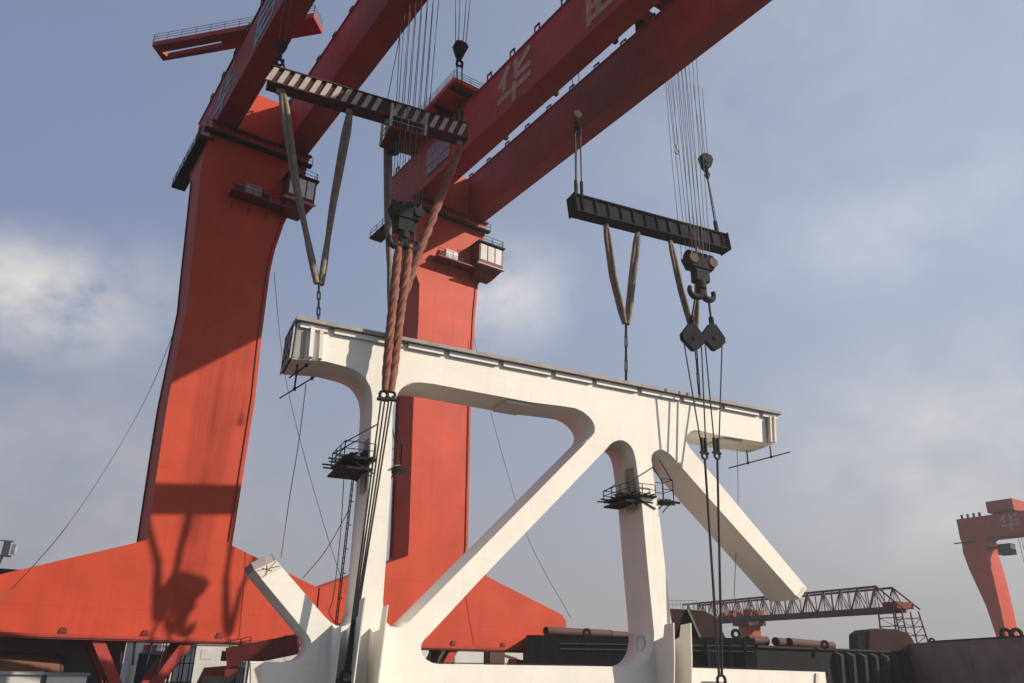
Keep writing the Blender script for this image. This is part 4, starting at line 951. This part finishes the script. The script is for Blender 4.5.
# rusty ring section
q = pv(22, 672, 98); rt_ = thing('ring_section', 'big rusty steel ring section lying in front of the grey shed', 'steel section', atz(q, GROUND))
m = MB(); zc = -1.9; m.tube(V((q.x-11, 90.6, zc)), V((q.x+2.2, 92.4, zc-0.3)), 2.9, 30); m.build('shell', RUST, rt_)
m = MB(); m.torus(V((q.x+2.1, 92.4, zc-0.3)), V((13.2, 1.8, -0.3)), 2.8, 0.2, n=28); m.build('rim', BROWN, rt_)
q = pv(36, 672, 92); hp = thing('scrap_heap', 'orange brown heap of scrap steel behind the pale site cabin', 'scrap heap', atz(q, GROUND))
m = MB()
for k in range(26):
    c = V((q.x+random.uniform(-2.6, 2.6), 92+random.uniform(-1.5, 1.5), GROUND)); hgt = 4.6*(1-abs(c.x-q.x)/4.0)
    m.bar(c+UPV*random.uniform(0, max(0.3, hgt*0.7)), c+V((random.uniform(-1.5, 1.5), random.uniform(-1, 1), random.uniform(0.4, 1)*hgt)), 0.5, 0.35)
m.build('steel_offcut', RUST, hp); hp.children[0]['kind'] = 'stuff'
# blue tank behind the left crane's bogie
q = pv(153, 660, 100); bt = thing('storage_tank', 'blue storage tank between the slanted bogie struts', 'tank', atz(q, GROUND))
zt_ = pv(153, 651, 100).z; m = MB(); m.tube(atz(q, GROUND), atz(q, zt_-0.3), 1.6, 24); m.tube(atz(q, zt_-0.3), atz(q, zt_), 1.6, 24, 1.2); m.build('shell', BLUE, bt)
m = MB(); m.torus(atz(q, zt_-0.35), UPV, 1.63, 0.07, n=26); m.build('band', GREYM, bt)
m = MB(); railing(m, [atz(q, zt_)+V((-0.9, -0.6, 0)), atz(q, zt_)+V((0.9, -0.6, 0))], 0.9, 0.6, 0.04); m.build('railing', DARK, bt)
# pallet rack / pipework behind bogie
q = pv(178, 665, 102); pr_ = thing('scaffold_tower', 'dark scaffold tower behind the bogie struts', 'scaffold', atz(q, GROUND))
m = MB()
for a_ in (-1.6, -0.5, 0.6, 1.7):
    for b_2 in (0, 1.6): m.tube(V((q.x+a_, 102+b_2, GROUND)), V((q.x+a_, 102+b_2, 2.4)), 0.08, 6)
m.build('upright', DARK, pr_)
m = MB()
for zz in (-4, -2, 0, 1.8):
    for b_2 in (0, 1.6): m.tube(V((q.x-1.7, 102+b_2, zz)), V((q.x+1.8, 102+b_2, zz)), 0.06, 6)
m.tube(V((q.x-1.6, 102, -2)), V((q.x+1.7, 102, 1.8)), 0.05, 6); m.build('ledger', DARK, pr_)
# white tank container
a = pv(132, 660, 120).x; b = pv(156, 660, 120).x
building('site_cabin', 'small white cabin behind the blue tank', a, b, 118, 122, 2.8, WHITE, WHITE, group='site cabins', cat='site cabin', win=1)
# red loading arm
q0, q1 = pn(228, 658, 80), pn(298, 644, 78)
la_ = thing('loading_arm', 'dark red box boom of a loading machine under the left beam', 'boom', atz(q0, GROUND))
m = MB(); m.bar(q0, q1, 1.4, 1.7); m.build('boom', REDD, la_)
m = MB(); railing(m, [q0+UPV*0.85, q0.lerp(q1, 0.3)+UPV*0.85], 0.6, 0.8, 0.04); m.build('railing', DARK, la_)
m = MB(); qq = q0.lerp(q1, 0.15); m.obox(atz(qq, (GROUND+q0.z-0.9)/2), TL*1.1, NL*1.1, V((0, 0, (q0.z-0.9-GROUND)/2))); m.build('pedestal', REDD, la_)
m = MB(); m.obox(atz(qq, q0.z-2.0)-NL*1.6, TL*3.0, NL*0.4, V((0, 0, 0.5))); m.build('counterweight', DARK, la_)
q = pv(215, 672, 98)
dm = thing('deck_machine', 'orange red machine hood low behind the stub of the white frame', 'machine', atz(q, GROUND))
m = MB(); m.hexa([V((q.x-2.5, 97, GROUND)), V((q.x+7.5, 97, GROUND)), V((q.x+7.5, 101, GROUND)), V((q.x-2.5, 101, GROUND)), V((q.x-0.6, 97.6, -0.4)), V((q.x+7, 97.6, 0.3)), V((q.x+7, 100.5, 0.3)), V((q.x-0.6, 100.5, -0.4))]); m.build('hood', ORANGE, dm)
m = MB(); m.box((q.x+1, 98, 0.31), (q.x+4.5, 100, 1.4)); m.build('cowl', BROWN, dm)
m = MB(); m.tube((q.x+5.5, 99, 0.2), (q.x+5.5, 99, 1.8), 0.15, 8); m.build('exhaust', DARK, dm)
# long pale low store behind the stub
a = pv(196, 650, 130).x; b = pv(300, 650, 130).x
building('store_building', 'pale grey low store behind the dark red boom', a, b, 130, 142, pv(230, 645.5, 130).z, BUILD, BUILD, win=5)
a = pv(455, 655, 140).x; b = pv(560, 655, 140).x
building('store_building', 'light grey low store seen under the right end of the middle crane beam', a, b, 140, 150, pv(500, 651.5, 140).z, BUILD, BUILD)
q = pv(498, 655, 118)
mh = thing('wheel_loader', 'small dark machine far behind under the middle crane beam', 'machine', atz(q, GROUND))
m = MB(); m.box((q.x-1.6, 118, GROUND+0.9), (q.x+1.4, 120, q.z+0.5)); m.bar((q.x+1.3, 119, q.z+0.1), (q.x+4.5, 119, q.z-0.6), 0.5, 0.4); m.build('body', BROWN, mh)
for du in (-1.0, 0.9):
    m = MB(); m.disc((q.x+du, 118.2, GROUND+0.7), (0, 1, 0), 0.7, 0.5, 18); m.disc((q.x+du, 120.0, GROUND+0.7), (0, 1, 0), 0.69, 0.5, 18); m.build('wheel', DARK, mh)
q = pv(517, 664, 100)
dm = thing('mooring_winch', 'orange winch hood beside the left end of the black barge', 'winch', atz(q, GROUND))
m = MB(); m.hexa([V((q.x-3, 99, GROUND)), V((q.x+2.5, 99, GROUND)), V((q.x+2.5, 102, GROUND)), V((q.x-3, 102, GROUND)), V((q.x-0.4, 99.4, pv(517, 659, 100).z)), V((q.x+2, 99.4, 0.9)), V((q.x+2, 101.6, 0.9)), V((q.x-0.4, 101.6, pv(517, 659, 100).z))]); m.build('hood', ORANGE, dm)
m = MB(); m.disc((q.x+1, 98.7, -1.5), (0, 1, 0), 1.0, 0.5, 20); m.build('drum', DARK, dm)
# dark ship funnel & mast far left
q = pv(8, 575, 140)
fs = thing('ship_superstructure', 'dark ship top with a small mast at the far left edge', 'ship', atz(q, GROUND))
zs = pv(10, 572, 140).z
m = MB(); m.box((q.x-12, 140, GROUND), (q.x+3.5, 150, zs)); m.build('deckhouse', HULL, fs)
m = MB(); m.box((q.x-12.3, 139.7, zs+0.01), (q.x+3.8, 150, zs+0.4)); m.build('roof', RIB, fs)
m = MB(); mx, mz = pv(7, 545, 141).x, zs+0.4
m.tube((mx-0.5, 141, mz), (mx-0.2, 141, mz+2.0), 0.18, 8); m.box((mx-0.9, 140.6, mz+1.8), (mx+0.9, 141.4, mz+2.0)); m.tube((mx, 141, mz+2.0), (mx, 141, mz+4.0), 0.5, 10); m.box((mx-1.0, 140.8, mz+4.0), (mx+0.8, 141.2, mz+4.15)); m.build('mast', GREYM, fs)
m = MB(); m.tube((mx+1.0, 140.6, mz+2.2), (mx+1.0, 140.6, mz+3.6), 0.35, 10); m.build('radar_dome', WHITE, fs)
# ---------------------------------------------------------------- air
m = MB(); m.box((-120, -140, GROUND-1), (520, 330, 82.0))
hz = m.build('haze', CONC); hz['kind'] = 'stuff'
hm = bpy.data.materials.new('haze_air'); hm.use_nodes = True
nt = hm.node_tree; nt.nodes.remove(nt.nodes['Principled BSDF'])
pvn = nt.nodes.new('ShaderNodeVolumePrincipled'); pvn.inputs['Density'].default_value = 0.00025
pvn.inputs['Color'].default_value = (0.88, 0.89, 0.92, 1); pvn.inputs['Anisotropy'].default_value = 0.2
nt.links.new(pvn.outputs[0], nt.nodes['Material Output'].inputs['Volume'])
hz.data.materials.clear(); hz.data.materials.append(hm)
# ---------------------------------------------------------------- light
SUN = V((1.0, -1.0, 0.875)).normalized()
el = math.asin(SUN.z); azi = math.atan2(SUN.x, SUN.y)
sd = bpy.data.lights.new('sun', 'SUN'); sd.energy = 4.8; sd.angle = math.radians(0.5); sd.color = (1.0, 0.90, 0.76)
so = bpy.data.objects.new('sun', sd); COL.objects.link(so); so.rotation_euler = (-SUN).to_track_quat('-Z', 'Y').to_euler(); so.location = (0, 0, 150)
w = bpy.data.worlds.new('World'); S.world = w; w.use_nodes = True
nt = w.node_tree; N = nt.nodes; L = nt.links
bgn = N['Background']
sky = N.new('ShaderNodeTexSky'); sky.sky_type = 'NISHITA'; sky.sun_disc = False; sky.sun_elevation = el; sky.sun_rotation = azi
sky.air_density = 1.0; sky.dust_density = 2.5; sky.ozone_density = 1.0; sky.altitude = 0
bgn.inputs['Strength'].default_value = 0.1
tc = N.new('ShaderNodeTexCoord'); sep = N.new('ShaderNodeSeparateXYZ'); L.new(tc.outputs['Generated'], sep.inputs[0])
# hazy veil: a grey-blue layer mixed over the clear sky, thicker low down
mr = N.new('ShaderNodeMapRange'); mr.inputs[1].default_value = 0.0; mr.inputs[2].default_value = 0.75; mr.inputs[3].default_value = 0.93; mr.inputs[4].default_value = 0.62
L.new(sep.outputs[2], mr.inputs[0])
dot = N.new('ShaderNodeVectorMath'); dot.operation = 'DOT_PRODUCT'; L.new(tc.outputs['Generated'], dot.inputs[0]); dot.inputs[1].default_value = (SUN.x, SUN.y, 0)
mr2 = N.new('ShaderNodeMapRange'); mr2.inputs[1].default_value = -0.75; mr2.inputs[2].default_value = 0.5; mr2.inputs[3].default_value = 0.0; mr2.inputs[4].default_value = 1.0
L.new(dot.outputs['Value'], mr2.inputs[0])
cr = N.new('ShaderNodeMix'); cr.data_type = 'RGBA'; L.new(mr2.outputs[0], cr.inputs[0])
cr.inputs[6].default_value = (1.85, 2.25, 3.65, 1); cr.inputs[7].default_value = (4.1, 4.75, 5.9, 1)
low = N.new('ShaderNodeMapRange'); low.inputs[1].default_value = 0.02; low.inputs[2].default_value = 0.42; low.inputs[3].default_value = 1.0; low.inputs[4].default_value = 0.0
L.new(sep.outputs[2], low.inputs[0])
crl = N.new('ShaderNodeMix'); crl.data_type = 'RGBA'; L.new(mr2.outputs[0], crl.inputs[0])
crl.inputs[6].default_value = (2.65, 2.6, 2.75, 1); crl.inputs[7].default_value = (3.7, 3.5, 3.4, 1)
veil = N.new('ShaderNodeMix'); veil.data_type = 'RGBA'; L.new(low.outputs[0], veil.inputs[0]); L.new(cr.outputs[2], veil.inputs[6]); L.new(crl.outputs[2], veil.inputs[7])
zen = N.new('ShaderNodeMapRange'); zen.inputs[1].default_value = 0.72; zen.inputs[2].default_value = 1.0; zen.inputs[3].default_value = 0.0; zen.inputs[4].default_value = 0.6
L.new(sep.outputs[2], zen.inputs[0])
vz = N.new('ShaderNodeMix'); vz.data_type = 'RGBA'; L.new(zen.outputs[0], vz.inputs[0]); L.new(veil.outputs[2], vz.inputs[6]); vz.inputs[7].default_value = (1.2, 1.6, 2.9, 1)
veil = vz
m1 = N.new('ShaderNodeMix'); m1.data_type = 'RGBA'; L.new(mr.outputs[0], m1.inputs[0]); L.new(sky.outputs[0], m1.inputs[6]); L.new(veil.outputs[2], m1.inputs[7])
# soft clouds: a few broad banks placed by direction, broken up with noise
def cloud(px, rad, amt, colr, prev, stretch=1.0, lo=0.30, hi=0.72):
    d_ = ray(*px).normalized()
    dp = N.new('ShaderNodeVectorMath'); dp.operation = 'SUBTRACT'; L.new(tc.outputs['Generated'], dp.inputs[0]); dp.inputs[1].default_value = d_
    sc_ = N.new('ShaderNodeVectorMath'); sc_.operation = 'MULTIPLY'; L.new(dp.outputs[0], sc_.inputs[0]); sc_.inputs[1].default_value = (1, 1, stretch)
    ln_ = N.new('ShaderNodeVectorMath'); ln_.operation = 'LENGTH'; L.new(sc_.outputs[0], ln_.inputs[0])
    a_ = N.new('ShaderNodeMapRange'); a_.interpolation_type = 'SMOOTHERSTEP'; a_.inputs[1].default_value = rad; a_.inputs[2].default_value = 0.0; a_.inputs[3].default_value = 0.0; a_.inputs[4].default_value = 1.0
    L.new(ln_.outputs['Value'], a_.inputs[0])
    nz = N.new('ShaderNodeTexNoise'); nz.inputs['Scale'].default_value = 8.0; nz.inputs['Detail'].default_value = 7; nz.inputs['Roughness'].default_value = 0.55
    mp_ = N.new('ShaderNodeMapping'); mp_.inputs['Scale'].default_value = (1, 1, 1.5); L.new(tc.outputs['Generated'], mp_.inputs[0]); L.new(mp_.outputs[0], nz.inputs['Vector'])
    b_ = N.new('ShaderNodeMapRange'); b_.inputs[1].default_value = lo; b_.inputs[2].default_value = hi; b_.inputs[3].default_value = 0.0; b_.inputs[4].default_value = amt; L.new(nz.outputs['Fac'], b_.inputs[0])
    mu = N.new('ShaderNodeMath'); mu.operation = 'MULTIPLY'; L.new(a_.outputs[0], mu.inputs[0]); L.new(b_.outputs[0], mu.inputs[1])
    mx = N.new('ShaderNodeMix'); mx.data_type = 'RGBA'; L.new(mu.outputs[0], mx.inputs[0]); L.new(prev, mx.inputs[6]); mx.inputs[7].default_value = (*colr, 1)
    return mx.outputs[2]
o_ = m1.outputs[2]
o_ = cloud((42, 297), 0.17, 0.95, (7.2, 6.9, 6.4), o_, 1.7, 0.25, 0.52)
o_ = cloud((130, 300), 0.20, 0.4, (5.6, 5.5, 5.6), o_, 1.8, 0.3, 0.6)
o_ = cloud((498, 296), 0.16, 0.8, (6.4, 6.3, 6.4), o_, 1.4, 0.28, 0.6)
o_ = cloud((990, 445), 0.36, 0.6, (6.9, 6.6, 6.4), o_, 1.7)
o_ = cloud((900, 228), 0.25, 0.35, (6.8, 6.8, 7.0), o_, 2.2)
o_ = cloud((860, 60), 0.6, 0.30, (5.2, 5.5, 6.0), o_, 1.4)
o_ = cloud((150, 420), 0.45, 0.4, (3.4, 3.5, 4.2), o_, 1.6)
o_ = cloud((30, 545), 0.5, 0.5, (4.6, 4.3, 4.2), o_, 1.5)
L.new(o_, bgn.inputs['Color'])
# ---------------------------------------------------------------- camera
cam = bpy.data.cameras.new('camera'); co = bpy.data.objects.new('camera', cam); COL.objects.link(co)
cam.sensor_fit = 'HORIZONTAL'; cam.sensor_width = 36.0; cam.lens = 36.0*F_PX/W_
cam.clip_start = 0.1; cam.clip_end = 12000
M = Matrix(((RT.x, UP.x, -FW.x, 0), (RT.y, UP.y, -FW.y, 0), (RT.z, UP.z, -FW.z, 0), (0, 0, 0, 1)))
co.matrix_world = M
S.camera = co
for o in list(bpy.data.objects):
    if '_o' in o: del o['_o']
S.render.engine = 'CYCLES'
S.cycles.use_denoising = True
S.cycles.max_bounces = 6; S.cycles.diffuse_bounces = 1; S.cycles.glossy_bounces = 2; S.cycles.volume_bounces = 1
S.view_settings.view_transform = 'Standard'; S.view_settings.look = 'None'; S.view_settings.exposure = 0.22; S.view_settings.gamma = 1.0
S.view_settings.use_curve_mapping = False
